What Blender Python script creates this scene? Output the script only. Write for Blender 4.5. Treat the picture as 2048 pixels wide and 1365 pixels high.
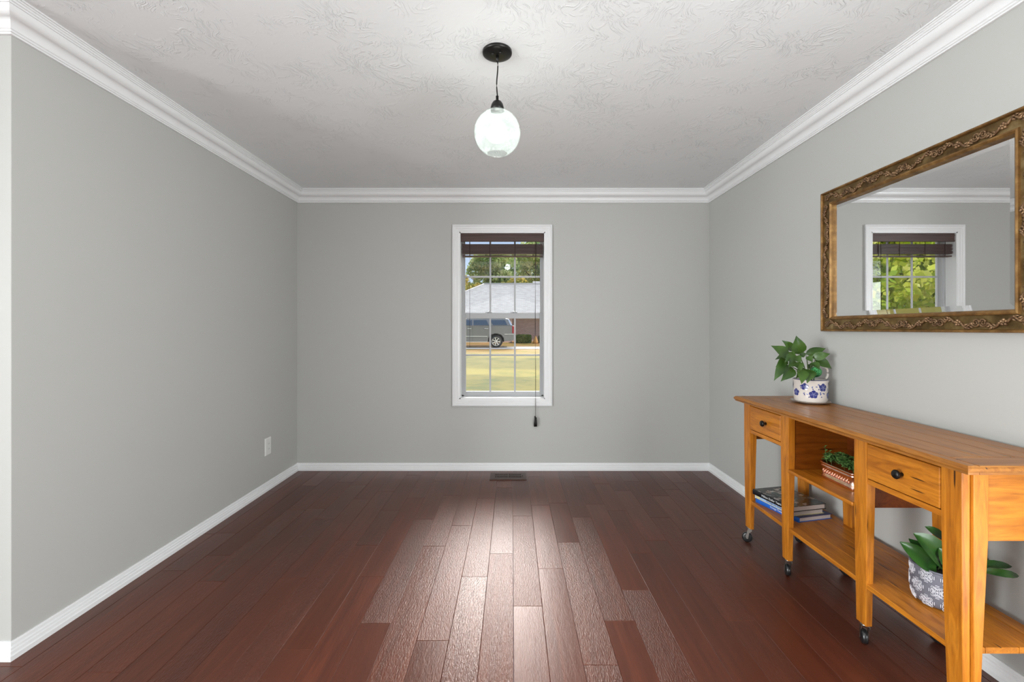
import bpy, bmesh, math, random
from math import sin, cos, pi, sqrt, radians
from mathutils import Vector, Matrix, noise as mnoise
random.seed(7)
sc = bpy.context.scene
for o in list(bpy.data.objects): bpy.data.objects.remove(o)
COL = sc.collection

# ------------------------------------------------------------------ camera
CH = 1.236                      # eye height
F = 910.0                       # focal length in pixels of the 2048 frame
cam_d = bpy.data.cameras.new('camera'); cam = bpy.data.objects.new('camera', cam_d); COL.objects.link(cam)
cam_d.sensor_width = 36; cam_d.lens = 36 * F / 2048; cam_d.shift_y = -24.5 / 2048
cam_d.clip_start = 0.02; cam_d.clip_end = 500
cam.location = (0, 0, CH); cam.rotation_euler = (pi / 2, 0, 0)
sc.camera = cam
sc.view_settings.view_transform = 'Standard'; sc.view_settings.look = 'None'
sc.view_settings.exposure = 0.12; sc.view_settings.gamma = 1; sc.view_settings.use_curve_mapping = False

# ------------------------------------------------------------------ sky
w = bpy.data.worlds.new('sky'); sc.world = w; w.use_nodes = True
nt = w.node_tree; nt.nodes.clear()
wo = nt.nodes.new('ShaderNodeOutputWorld'); bg = nt.nodes.new('ShaderNodeBackground')
tc = nt.nodes.new('ShaderNodeTexCoord'); sp = nt.nodes.new('ShaderNodeSeparateXYZ'); rp = nt.nodes.new('ShaderNodeValToRGB')
nt.links.new(tc.outputs['Generated'], sp.inputs[0]); nt.links.new(sp.outputs['Z'], rp.inputs[0])
e = rp.color_ramp.elements
e[0].position = 0.0; e[0].color = (0.80, 0.92, 1.12, 1)
e[1].position = 1.0; e[1].color = (0.42, 0.60, 0.95, 1)
k = e.new(0.20); k.color = (0.62, 0.80, 1.10, 1)
# added bright patch of unseen sky over the street, feeds the floor glare
dp = nt.nodes.new('ShaderNodeVectorMath'); dp.operation = 'DOT_PRODUCT'; nt.links.new(tc.outputs['Generated'], dp.inputs[0])
dp.inputs[1].default_value = (0.0, 0.84, 0.543)
mr = nt.nodes.new('ShaderNodeMapRange'); mr.interpolation_type = 'SMOOTHSTEP'; nt.links.new(dp.outputs['Value'], mr.inputs[0])
mr.inputs[1].default_value = 0.945; mr.inputs[2].default_value = 0.985; mr.inputs[3].default_value = 0.0; mr.inputs[4].default_value = 34.0
cn_ = nt.nodes.new('ShaderNodeMix'); cn_.data_type = 'RGBA'; cn_.blend_type = 'ADD'; cn_.clamp_factor = False
nt.links.new(mr.outputs[0], cn_.inputs[0]); nt.links.new(rp.outputs[0], cn_.inputs[6]); cn_.inputs[7].default_value = (1.0, 0.97, 0.94, 1)
nt.links.new(cn_.outputs[2], bg.inputs[0]); bg.inputs[1].default_value = 0.85
nt.links.new(bg.outputs[0], wo.inputs[0])

# ------------------------------------------------------------------ sun, and fill lights added in the unseen rooms behind
sd = bpy.data.lights.new('sun', 'SUN'); so = bpy.data.objects.new('sun', sd); COL.objects.link(so)
sd.energy = 3.2; sd.angle = radians(0.6); sd.color = (1.0, 0.95, 0.86)
so.rotation_euler = Vector((-0.62, 0.42, -0.66)).to_track_quat('-Z', 'Y').to_euler()
def area(name, loc, direction, sx, sy, power, col=(1, 1, 1)):
    d = bpy.data.lights.new(name, 'AREA'); d.shape = 'RECTANGLE'; d.size = sx; d.size_y = sy
    d.energy = power; d.color = col
    o = bpy.data.objects.new(name, d); COL.objects.link(o); o.location = loc
    o.rotation_euler = Vector(direction).to_track_quat('-Z', 'Y').to_euler(); return o
FILL_COL = (0.95, 1.0, 1.02)
area('fill_rear', (-3.4, -3.38, 1.45), (0.1, 1, 0.0), 2.6, 1.9, 20, FILL_COL)  # added fill; the rear wall has no window
area('fill_side', (-4.9, -1.4, 1.25), (1, 0.12, 0.05), 2.8, 2.1, 470, FILL_COL)  # added fill from the unseen left, brightens the right wall
area('fill_other_side', (1.69, 0.15, 1.25), (-1, 0.1, 0.05), 2.1, 2.1, 132, FILL_COL)  # added fill just out of view, brightens the left wall
area('ceiling_fill', (-0.3, -0.2, 1.75), (0, 0.0, 1), 0.5, 0.5, 8, FILL_COL)  # added light aimed at the ceiling, no lamp is built for it
area('floor_fill', (1.08, -0.3, 0.03), (-0.1, 0.15, 1), 1.0, 1.7, 26, (1.0, 0.99, 0.97))  # added upward light at floor level, lifts the ceiling

# ================================================================== materials
def nodes(name):
    m = bpy.data.materials.new(name); m.use_nodes = True
    n = m.node_tree; b = n.nodes['Principled BSDF']; return m, n, b
def setc(sock, c): sock.default_value = (c[0], c[1], c[2], 1)
def srgb(r, g, b):
    f = lambda v: (v / 255 / 12.92) if v <= 10 else ((v / 255 + 0.055) / 1.055) ** 2.4
    return (f(r), f(g), f(b))
def coord(n, scale=(1, 1, 1), kind='Object', rot=(0, 0, 0)):
    t = n.nodes.new('ShaderNodeTexCoord'); mp = n.nodes.new('ShaderNodeMapping')
    mp.inputs['Scale'].default_value = scale; mp.inputs['Rotation'].default_value = rot
    n.links.new(t.outputs[kind], mp.inputs['Vector']); return mp.outputs[0]
def noise(n, vec, scale, detail=4, rough=0.5, dist=0.0):
    x = n.nodes.new('ShaderNodeTexNoise'); n.links.new(vec, x.inputs['Vector'])
    x.inputs['Scale'].default_value = scale; x.inputs['Detail'].default_value = detail
    x.inputs['Roughness'].default_value = rough; x.inputs['Distortion'].default_value = dist; return x.outputs['Fac']
def ramp(n, fac, stops):
    r = n.nodes.new('ShaderNodeValToRGB'); n.links.new(fac, r.inputs[0]); el = r.color_ramp.elements
    while len(el) < len(stops): el.new(0.5)
    for i, (p, c) in enumerate(stops): el[i].position = p; el[i].color = (c[0], c[1], c[2], 1)
    return r.outputs[0]
def mix(n, fac, a, b, mode='MIX'):
    x = n.nodes.new('ShaderNodeMix'); x.data_type = 'RGBA'; x.blend_type = mode
    for s, v in ((x.inputs[0], fac), (x.inputs[6], a), (x.inputs[7], b)):
        if isinstance(v, (int, float)): s.default_value = v
        elif isinstance(v, tuple): s.default_value = (v[0], v[1], v[2], 1)
        else: n.links.new(v, s)
    return x.outputs[2]
def math_(n, op, a, b=None, c=None):
    x = n.nodes.new('ShaderNodeMath'); x.operation = op
    for i, v in enumerate((a, b, c)):
        if v is None: continue
        if isinstance(v, (int, float)): x.inputs[i].default_value = v
        else: n.links.new(v, x.inputs[i])
    return x.outputs[0]
def bump(n, b, h, strength=0.3, dist=0.002):
    x = n.nodes.new('ShaderNodeBump'); n.links.new(h, x.inputs['Height'])
    if isinstance(strength, (int, float)): x.inputs['Strength'].default_value = strength
    else: n.links.new(strength, x.inputs['Strength'])
    x.inputs['Distance'].default_value = dist; n.links.new(x.outputs[0], b.inputs['Normal']); return x
def plain(name, c, rough=0.5, metal=0.0, var=0.06, vscale=12, spec=0.5, coat=0.0, bmp=0.0, bscale=200):
    m, n, b = nodes(name); v = coord(n)
    col = mix(n, noise(n, v, vscale), tuple(x * (1 - var) for x in c), tuple(min(1, x * (1 + var)) for x in c))
    n.links.new(col, b.inputs['Base Color']); b.inputs['Roughness'].default_value = rough
    b.inputs['Metallic'].default_value = metal; b.inputs['Specular IOR Level'].default_value = spec
    b.inputs['Coat Weight'].default_value = coat
    if bmp: bump(n, b, noise(n, v, bscale), bmp, 0.001)
    return m
M = {}
M['wall'] = plain('wall_paint', (0.475, 0.475, 0.455), 0.55, var=0.012, vscale=1.5, bmp=0.10, bscale=260)
M['trim'] = plain('trim_paint', (0.80, 0.805, 0.81), 0.32, var=0.01)
M['vinyl'] = plain('window_vinyl', (0.47, 0.475, 0.485), 0.35, var=0.02)
M['plastic'] = plain('white_plastic', (0.72, 0.72, 0.70), 0.35, var=0.01)
M['slot'] = plain('dark_slot', (0.03, 0.03, 0.03), 0.5)
M['black'] = plain('oil_rubbed_black', (0.018, 0.017, 0.016), 0.34, 0.6, var=0.1)
M['rubber'] = plain('black_rubber', (0.012, 0.012, 0.013), 0.3, 0, coat=0.3)
M['chrome'] = plain('caster_metal', (0.42, 0.40, 0.37), 0.3, 1.0)
M['blind'] = None
# ceiling: trowelled brush marks
m, n, b = nodes('ceiling_texture'); v = coord(n)
setc(b.inputs['Base Color'], (0.80, 0.815, 0.82)); b.inputs['Roughness'].default_value = 0.7
v1 = coord(n, (1, 1, 1)); warp = n.nodes.new('ShaderNodeTexNoise'); n.links.new(v1, warp.inputs['Vector']); warp.inputs['Scale'].default_value = 5.0
vm = n.nodes.new('ShaderNodeVectorMath'); vm.operation = 'MULTIPLY_ADD'; n.links.new(warp.outputs['Color'], vm.inputs[0])
vm.inputs[1].default_value = (0.40, 0.40, 0); n.links.new(v1, vm.inputs[2])
mp = n.nodes.new('ShaderNodeMapping'); n.links.new(vm.outputs[0], mp.inputs[0]); mp.inputs['Scale'].default_value = (88, 27, 1)
ridge = noise(n, mp.outputs[0], 1.0, 3, 0.5, 0.6)
ridge = math_(n, 'SMOOTH_MIN', math_(n, 'MAXIMUM', math_(n, 'SUBTRACT', ridge, 0.52), 0.0), 0.12, 0.05)
mask = ramp(n, noise(n, v1, 5.5, 3, 0.6), [(0.42, (0, 0, 0)), (0.58, (1, 1, 1))])
h = math_(n, 'MULTIPLY', ridge, mask)
h = math_(n, 'ADD', h, math_(n, 'MULTIPLY', noise(n, v1, 30, 3), 0.035))
bump(n, b, h, 0.9, 0.018)
M['ceiling'] = m
# floor planks
m, n, b = nodes('cherry_planks')
at = n.nodes.new('ShaderNodeAttribute'); at.attribute_name = 'plank'
sx = n.nodes.new('ShaderNodeSeparateColor'); n.links.new(at.outputs['Color'], sx.inputs[0])
r1, r2, r3 = sx.outputs[0], sx.outputs[1], sx.outputs[2]
t = n.nodes.new('ShaderNodeTexCoord'); off = n.nodes.new('ShaderNodeVectorMath'); off.operation = 'MULTIPLY_ADD'
n.links.new(at.outputs['Color'], off.inputs[0]); off.inputs[1].default_value = (7, 13, 5); n.links.new(t.outputs['Object'], off.inputs[2])
def mapped(scale):
    q = n.nodes.new('ShaderNodeMapping'); n.links.new(off.outputs[0], q.inputs[0]); q.inputs['Scale'].default_value = scale; return q.outputs[0]
grain = noise(n, mapped((28, 1.6, 1)), 1.0, 5, 0.6, 1.2)
blotch = noise(n, mapped((5, 2.2, 1)), 1.0, 4, 0.6, 0.8)
base = ramp(n, grain, [(0.25, (0.054, 0.0130, 0.0064)), (0.55, (0.094, 0.0235, 0.0112)), (0.8, (0.138, 0.037, 0.0170))])
base = mix(n, math_(n, 'MULTIPLY', blotch, 0.55), base, (0.072, 0.0225, 0.0150))
base = mix(n, 1.0, base, ramp(n, r1, [(0.0, (0.88, 0.87, 0.88)), (1.0, (1.20, 1.17, 1.12))]), 'MULTIPLY')
n.links.new(base, b.inputs['Base Color'])
n.links.new(math_(n, 'MULTIPLY_ADD', r2, 0.10, 0.27), b.inputs['Roughness'])
b.inputs['Specular IOR Level'].default_value = 0.52; setc(b.inputs['Specular Tint'], (1.0, 0.76, 0.66))
fleck = noise(n, mapped((220, 48, 1)), 1.0, 3, 0.6, 0.4)
wave = noise(n, mapped((34, 7, 1)), 1.0, 3, 0.5, 1.5)
hh = math_(n, 'ADD', math_(n, 'MULTIPLY', fleck, math_(n, 'MULTIPLY_ADD', math_(n, 'POWER', r3, 2.0), 1.5, 0.10)), math_(n, 'MULTIPLY', wave, 0.28))
bump(n, b, hh, 0.85, 0.0022)
M['floor'] = m
# warm oak, one per grain direction, plus shade-darkened copies for the cubby
def wood(name, scale, dark=1.0, tint=(1, 1, 1), rough=0.38):
    m, n, b = nodes(name); v = coord(n, scale)
    g = noise(n, v, 1.0, 6, 0.62, 1.6); g2 = noise(n, coord(n, tuple(s * 4.5 for s in scale)), 1.0, 3, 0.6, 0.3)
    c = ramp(n, g, [(0.28, (0.29, 0.084, 0.0065)), (0.46, (0.45, 0.148, 0.0105)), (0.60, (0.57, 0.205, 0.017)), (0.80, (0.40, 0.122, 0.0085))])
    c = mix(n, ramp(n, g2, [(0.52, (0, 0, 0)), (0.75, (0.42, 0.42, 0.42))]), c, (0.15, 0.048, 0.010))
    vv = n.nodes.new('ShaderNodeTexVoronoi'); n.links.new(coord(n, tuple((s * 1.2 if s > 5 else s * 1.0) for s in scale)), vv.inputs['Vector']); vv.inputs['Scale'].default_value = 1.0
    crack = ramp(n, vv.outputs['Distance'], [(0.0, (1, 1, 1)), (0.075, (0.9, 0.9, 0.9)), (0.11, (0, 0, 0))])
    c = mix(n, crack, c, (0.035, 0.012, 0.005))
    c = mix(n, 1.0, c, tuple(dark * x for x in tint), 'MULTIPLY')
    n.links.new(c, b.inputs['Base Color']); b.inputs['Roughness'].default_value = rough
    b.inputs['Specular IOR Level'].default_value = 0.4
    bump(n, b, g2, 0.18, 0.0008); return m
M['oak_y'] = wood('oak_along', (26, 2.6, 26))
M['oak_z'] = wood('oak_upright', (26, 26, 2.6))
M['oak_x'] = wood('oak_across', (2.6, 26, 26))
M['oak_top'] = wood('oak_top_board', (26, 2.6, 26), 0.66, (1.0, 1.12, 2.6), 0.34)
M['oak_top_x'] = wood('oak_top_end_board', (2.6, 26, 26), 0.66, (1.0, 1.12, 2.6), 0.34)
M['oak_deep_shade'] = wood('oak_deep_shadow_panel', (26, 2.6, 26), 0.30, (1, 0.62, 0.6), 0.35)  # same oak, darkened: shade inside the cubby is put into the colour
M['oak_half_shade'] = wood('oak_shadow_panel', (2.6, 26, 26), 0.36, (1, 0.72, 0.65), 0.35)  # same oak, less dark: colour carries the shade on the far cubby side
M['groove'] = plain('board_groove', (0.03, 0.011, 0.004), 0.7)
# blind: reddish dark wood slats
m, n, b = nodes('blind_wood'); v = coord(n, (3, 60, 60)); g = noise(n, v, 1, 4)
n.links.new(ramp(n, g, [(0.3, (0.050, 0.026, 0.021)), (0.7, (0.085, 0.044, 0.036))]), b.inputs['Base Color']); b.inputs['Roughness'].default_value = 0.35
M['blind'] = m
M['cord'] = plain('brown_cord', (0.035, 0.02, 0.015), 0.7)
# gold frame
m, n, b = nodes('antique_gold'); v = coord(n)
g = noise(n, v, 22, 5, 0.6); 
n.links.new(ramp(n, g, [(0.30, (0.11, 0.052, 0.014)), (0.52, (0.23, 0.118, 0.034)), (0.72, (0.38, 0.22, 0.075))]), b.inputs['Base Color'])
b.inputs['Metallic'].default_value = 0.5; b.inputs['Roughness'].default_value = 0.42; bump(n, b, noise(n, v, 160), 0.25, 0.001); M['gold'] = m
m, n, b = nodes('worn_gold_leaf'); v = coord(n)
n.links.new(ramp(n, noise(n, v, 14, 5, 0.6), [(0.35, (0.10, 0.058, 0.022)), (0.55, (0.24, 0.155, 0.062)), (0.8, (0.50, 0.38, 0.19))]), b.inputs['Base Color'])
b.inputs['Metallic'].default_value = 0.8; b.inputs['Roughness'].default_value = 0.33; M['gold_field'] = m
m, n, b = nodes('bronze_carving'); v = coord(n)
n.links.new(ramp(n, noise(n, v, 40, 4), [(0.35, (0.15, 0.085, 0.045)), (0.7, (0.34, 0.21, 0.11))]), b.inputs['Base Color'])
b.inputs['Metallic'].default_value = 0.6; b.inputs['Roughness'].default_value = 0.42; M['carving'] = m
m, n, b = nodes('mirror_silver'); setc(b.inputs['Base Color'], (0.88, 0.89, 0.89)); b.inputs['Metallic'].default_value = 1; b.inputs['Roughness'].default_value = 0.0; M['mirror'] = m
# clear glass pane
m = bpy.data.materials.new('window_glass'); m.use_nodes = True; n = m.node_tree; n.nodes.clear()
o_ = n.nodes.new('ShaderNodeOutputMaterial'); mx = n.nodes.new('ShaderNodeMixShader'); tr = n.nodes.new('ShaderNodeBsdfTransparent'); gl = n.nodes.new('ShaderNodeBsdfGlossy')
gl.inputs['Roughness'].default_value = 0.0; fr = n.nodes.new('ShaderNodeFresnel'); fr.inputs[0].default_value = 1.33
tr.inputs[0].default_value = (0.96, 0.97, 0.97, 1)
n.links.new(fr.outputs[0], mx.inputs[0]); n.links.new(tr.outputs[0], mx.inputs[1]); n.links.new(gl.outputs[0], mx.inputs[2]); n.links.new(mx.outputs[0], o_.inputs[0]); M['glass'] = m
# crackled lamp globe
m = bpy.data.materials.new('crackled_globe_glass'); m.use_nodes = True; n = m.node_tree; n.nodes.clear()
o_ = n.nodes.new('ShaderNodeOutputMaterial'); v = coord(n)
vo = n.nodes.new('ShaderNodeTexVoronoi'); n.links.new(v, vo.inputs['Vector']); vo.inputs['Scale'].default_value = 75
cf = ramp(n, vo.outputs['Distance'], [(0.15, (0.82, 0.82, 0.82)), (0.6, (0.96, 0.96, 0.96))])
cf = mix(n, ramp(n, noise(n, v, 26, 3), [(0.42, (0, 0, 0)), (0.6, (1, 1, 1))]), cf, (0.90, 0.90, 0.90))
tl = n.nodes.new('ShaderNodeBsdfTranslucent'); tl.inputs[0].default_value = (0.70, 0.76, 0.74, 1)
df = n.nodes.new('ShaderNodeBsdfDiffuse'); df.inputs[0].default_value = (0.60, 0.66, 0.64, 1)
tp = n.nodes.new('ShaderNodeBsdfTransparent'); tp.inputs[0].default_value = (0.95, 0.98, 0.97, 1)
m1 = n.nodes.new('ShaderNodeMixShader'); m1.inputs[0].default_value = 0.30; n.links.new(tl.outputs[0], m1.inputs[1]); n.links.new(df.outputs[0], m1.inputs[2])
m2 = n.nodes.new('ShaderNodeMixShader'); n.links.new(cf, m2.inputs[0]); n.links.new(m1.outputs[0], m2.inputs[1]); n.links.new(tp.outputs[0], m2.inputs[2])
gs = n.nodes.new('ShaderNodeBsdfGlossy'); gs.inputs['Roughness'].default_value = 0.1
m3 = n.nodes.new('ShaderNodeMixShader'); m3.inputs[0].default_value = 0.06; n.links.new(m2.outputs[0], m3.inputs[1]); n.links.new(gs.outputs[0], m3.inputs[2])
n.links.new(m3.outputs[0], o_.inputs[0]); M['globe'] = m
def emis(name, c, s):
    m = bpy.data.materials.new(name); m.use_nodes = True; n = m.node_tree; b = n.nodes['Principled BSDF']
    setc(b.inputs['Base Color'], c); setc(b.inputs['Emission Color'], c); b.inputs['Emission Strength'].default_value = s; return m
M['bulb'] = emis('lit_bulb', (1.0, 0.98, 0.95), 36.0)
# plants
def leafm(name, a, c, rough=0.35, trans=0.25, scale=14):
    m, n, b = nodes(name); v = coord(n)
    n.links.new(ramp(n, noise(n, v, scale, 3), [(0.3, a), (0.7, c)]), b.inputs['Base Color']); b.inputs['Roughness'].default_value = rough
    b.inputs['Subsurface Weight'].default_value = 0.0
    return m
M['pothos'] = leafm('pothos_leaf', (0.016, 0.052, 0.008), (0.062, 0.135, 0.016), 0.32)
M['fig'] = leafm('dark_glossy_leaf', (0.012, 0.050, 0.012), (0.035, 0.105, 0.018), 0.25)
M['rosette'] = leafm('small_round_leaf', (0.07, 0.18, 0.04), (0.24, 0.42, 0.12), 0.5, scale=40)
M['stem'] = plain('green_stem', (0.10, 0.16, 0.04), 0.5)
M['soil'] = plain('soil', (0.02, 0.014, 0.01), 0.95, bmp=0.6, bscale=80)
m, n, b = nodes('copper_sheet'); v = coord(n)
n.links.new(ramp(n, noise(n, v, 50, 4), [(0.3, (0.80, 0.45, 0.33)), (0.7, (0.95, 0.66, 0.54))]), b.inputs['Base Color']); b.inputs['Metallic'].default_value = 1; b.inputs['Roughness'].default_value = 0.22
bump(n, b, noise(n, v, 90, 2), 0.12, 0.002); M['copper'] = m
M['ceramic'] = plain('cream_ceramic', (0.72, 0.66, 0.61), 0.15, coat=0.6, var=0.02)
M['blue'] = plain('cobalt_glaze', (0.020, 0.028, 0.19), 0.15, coat=0.6, var=0.4, vscale=90)
M['greyblue'] = plain('pale_blue_glaze', (0.15, 0.17, 0.36), 0.15, coat=0.6, var=0.3, vscale=90)
M['saucer'] = None
m, n, b = nodes('clear_plastic_dish'); setc(b.inputs['Base Color'], (0.75, 0.66, 0.58)); b.inputs['Roughness'].default_value = 0.15; b.inputs['Transmission Weight'].default_value = 0.7; M['saucer'] = m
m, n, b = nodes('green_glitter'); v = coord(n); vo = n.nodes.new('ShaderNodeTexVoronoi'); n.links.new(v, vo.inputs['Vector']); vo.inputs['Scale'].default_value = 260
n.links.new(ramp(n, vo.outputs['Color'], [(0.1, (0.01, 0.12, 0.03)), (0.9, (0.15, 0.65, 0.22))]), b.inputs['Base Color']); b.inputs['Metallic'].default_value = 0.6; b.inputs['Roughness'].default_value = 0.3
bump(n, b, vo.outputs['Distance'], 0.8, 0.003); M['glitter'] = m
M['pot_grey'] = plain('slate_glaze', (0.13, 0.13, 0.16), 0.6, var=0.2, vscale=60)
M['pot_white'] = plain('raised_white_pattern', (0.72, 0.71, 0.76), 0.6)
# books
M['pages'] = plain('book_pages', (0.62, 0.55, 0.52), 0.8, bmp=0.3, bscale=500)
M['book_blue'] = plain('blue_cover', (0.012, 0.12, 0.52), 0.3, var=0.3, vscale=25)
M['book_navy'] = plain('navy_cover', (0.012, 0.022, 0.14), 0.3, var=0.2)
M['book_black'] = plain('black_cover', (0.012, 0.012, 0.014), 0.25)
M['book_pale'] = plain('pale_blue_spine', (0.42, 0.56, 0.80), 0.4, var=0.15)
M['book_yellow'] = plain('pale_yellow_cloth', (0.72, 0.66, 0.36), 0.5)
M['ink_white'] = plain('white_lettering', (0.8, 0.8, 0.8), 0.5)
M['ink_dark'] = plain('dark_lettering', (0.05, 0.07, 0.2), 0.5)
m, n, b = nodes('photo_collage_cover'); v = coord(n, (1, 1, 1)); vo = n.nodes.new('ShaderNodeTexVoronoi'); vo.distance = 'CHEBYCHEV'; n.links.new(v, vo.inputs['Vector']); vo.inputs['Scale'].default_value = 38
hs = n.nodes.new('ShaderNodeSeparateColor'); n.links.new(vo.outputs['Color'], hs.inputs[0])
cc = ramp(n, hs.outputs[0], [(0.0, (0.01, 0.012, 0.012)), (0.35, (0.03, 0.035, 0.03)), (0.55, (0.10, 0.13, 0.10)), (0.72, (0.03, 0.10, 0.13)), (0.85, (0.42, 0.32, 0.26)), (1.0, (0.55, 0.52, 0.48))])
cc = mix(n, ramp(n, noise(n, v, 130, 3), [(0.4, (0, 0, 0)), (0.6, (1, 1, 1))]), cc, mix(n, 0.6, cc, (0.02, 0.02, 0.02)))
n.links.new(cc, b.inputs['Base Color']); b.inputs['Roughness'].default_value = 0.25; M['collage'] = m
M['register'] = plain('brown_register', (0.060, 0.030, 0.022), 0.45)
# outdoors
m, n, b = nodes('lawn_grass'); v = coord(n)
g1 = noise(n, v, 0.8, 5, 0.65); g2 = noise(n, coord(n, (1, 3, 1)), 9, 4, 0.7)
c = ramp(n, g1, [(0.3, (0.12, 0.135, 0.012)), (0.5, (0.31, 0.235, 0.026)), (0.72, (0.38, 0.275, 0.04))])
c = mix(n, math_(n, 'MULTIPLY', g2, 0.5), c, (0.19, 0.19, 0.028))
sy = n.nodes.new('ShaderNodeSeparateXYZ'); n.links.new(v, sy.inputs[0])
dry = math_(n, 'MULTIPLY', ramp(n, math_(n, 'DIVIDE', sy.outputs['Y'], 60.0), [(0.385, (0, 0, 0)), (0.47, (1, 1, 1))]), ramp(n, noise(n, coord(n, (0.5, 1.6, 1)), 1.2, 4, 0.6), [(0.40, (0, 0, 0)), (0.52, (1, 1, 1))]))
c = mix(n, dry, c, (0.50, 0.27, 0.10)); n.links.new(c, b.inputs['Base Color']); b.inputs['Roughness'].default_value = 0.9; M['lawn'] = m
M['concrete'] = plain('driveway_concrete', (0.55, 0.52, 0.50), 0.8, var=0.08, vscale=2)
m, n, b = nodes('roof_shingle'); br = n.nodes.new('ShaderNodeTexBrick'); n.links.new(coord(n, kind='UV'), br.inputs['Vector']); br.inputs['Scale'].default_value = 1.0
br.inputs['Brick Width'].default_value = 0.3; br.inputs['Row Height'].default_value = 0.16; br.inputs['Mortar Size'].default_value = 0.008
setc(br.inputs['Color1'], (0.40, 0.375, 0.355)); setc(br.inputs['Color2'], (0.50, 0.475, 0.45)); setc(br.inputs['Mortar'], (0.30, 0.285, 0.27)); n.links.new(br.outputs[0], b.inputs['Base Color']); b.inputs['Roughness'].default_value = 0.9; M['shingle'] = m
m, n, b = nodes('house_brick'); br = n.nodes.new('ShaderNodeTexBrick'); n.links.new(coord(n, kind='UV'), br.inputs['Vector']); br.inputs['Scale'].default_value = 1.0
br.inputs['Brick Width'].default_value = 0.22; br.inputs['Row Height'].default_value = 0.075; br.inputs['Mortar Size'].default_value = 0.01
setc(br.inputs['Color1'], (0.55, 0.36, 0.30)); setc(br.inputs['Color2'], (0.66, 0.45, 0.38)); setc(br.inputs['Mortar'], (0.42, 0.36, 0.33)); n.links.new(br.outputs[0], b.inputs['Base Color']); b.inputs['Roughness'].default_value = 0.9; M['brick'] = m
def foliage_mat(name, cols):
    m, n, b = nodes(name); at = n.nodes.new('ShaderNodeAttribute'); at.attribute_name = 'tone'
    st = [(i / (len(cols) - 1), c) for i, c in enumerate(cols)]
    n.links.new(ramp(n, at.outputs['Fac'], st), b.inputs['Base Color']); b.inputs['Roughness'].default_value = 0.7
    tl = n.nodes.new('ShaderNodeBsdfTranslucent'); n.links.new(ramp(n, at.outputs['Fac'], st), tl.inputs[0])
    mx = n.nodes.new('ShaderNodeMixShader'); mx.inputs[0].default_value = 0.4; n.links.new(b.outputs[0], mx.inputs[1]); n.links.new(tl.outputs[0], mx.inputs[2])
    n.links.new(mx.outputs[0], n.nodes['Material Output'].inputs[0]); return m
M['leaf_green'] = foliage_mat('tree_leaves_green', [(0.12, 0.22, 0.07), (0.30, 0.42, 0.13), (0.55, 0.60, 0.26), (0.78, 0.78, 0.50)])
M['leaf_yellow'] = foliage_mat('tree_leaves_yellow', [(0.16, 0.20, 0.04), (0.40, 0.36, 0.07), (0.66, 0.50, 0.12), (0.70, 0.58, 0.26)])
M['leaf_maple'] = foliage_mat('maple_leaves', [(0.18, 0.32, 0.03), (0.44, 0.58, 0.05), (0.74, 0.76, 0.12), (0.90, 0.84, 0.40)])
M['leaf_blue'] = foliage_mat('spruce_needles', [(0.10, 0.18, 0.12), (0.20, 0.31, 0.24), (0.38, 0.50, 0.42)])
M['leaf_hedge'] = foliage_mat('hedge_leaves', [(0.05, 0.09, 0.012), (0.13, 0.18, 0.03), (0.30, 0.30, 0.08)])
M['bark'] = plain('bark', (0.10, 0.07, 0.05), 0.9)
M['car_paint'] = plain('pewter_paint', (0.22, 0.215, 0.215), 0.25, 0.5, var=0.02, coat=0.8)
M['car_glass'] = plain('car_window', (0.03, 0.05, 0.09), 0.05, 0.0, coat=1.0)
M['car_trim'] = plain('bright_trim', (0.75, 0.75, 0.75), 0.2, 0.8)
M['car_black'] = plain('tyre_and_arch', (0.012, 0.012, 0.012), 0.6)
M['tail'] = plain('tail_lamp_red', (0.30, 0.015, 0.02), 0.2, coat=0.5)
M['wheel'] = plain('alloy_wheel', (0.62, 0.60, 0.55), 0.3, 0.4)
M['under'] = plain('exterior_siding', (0.5, 0.5, 0.48), 0.8)

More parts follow.
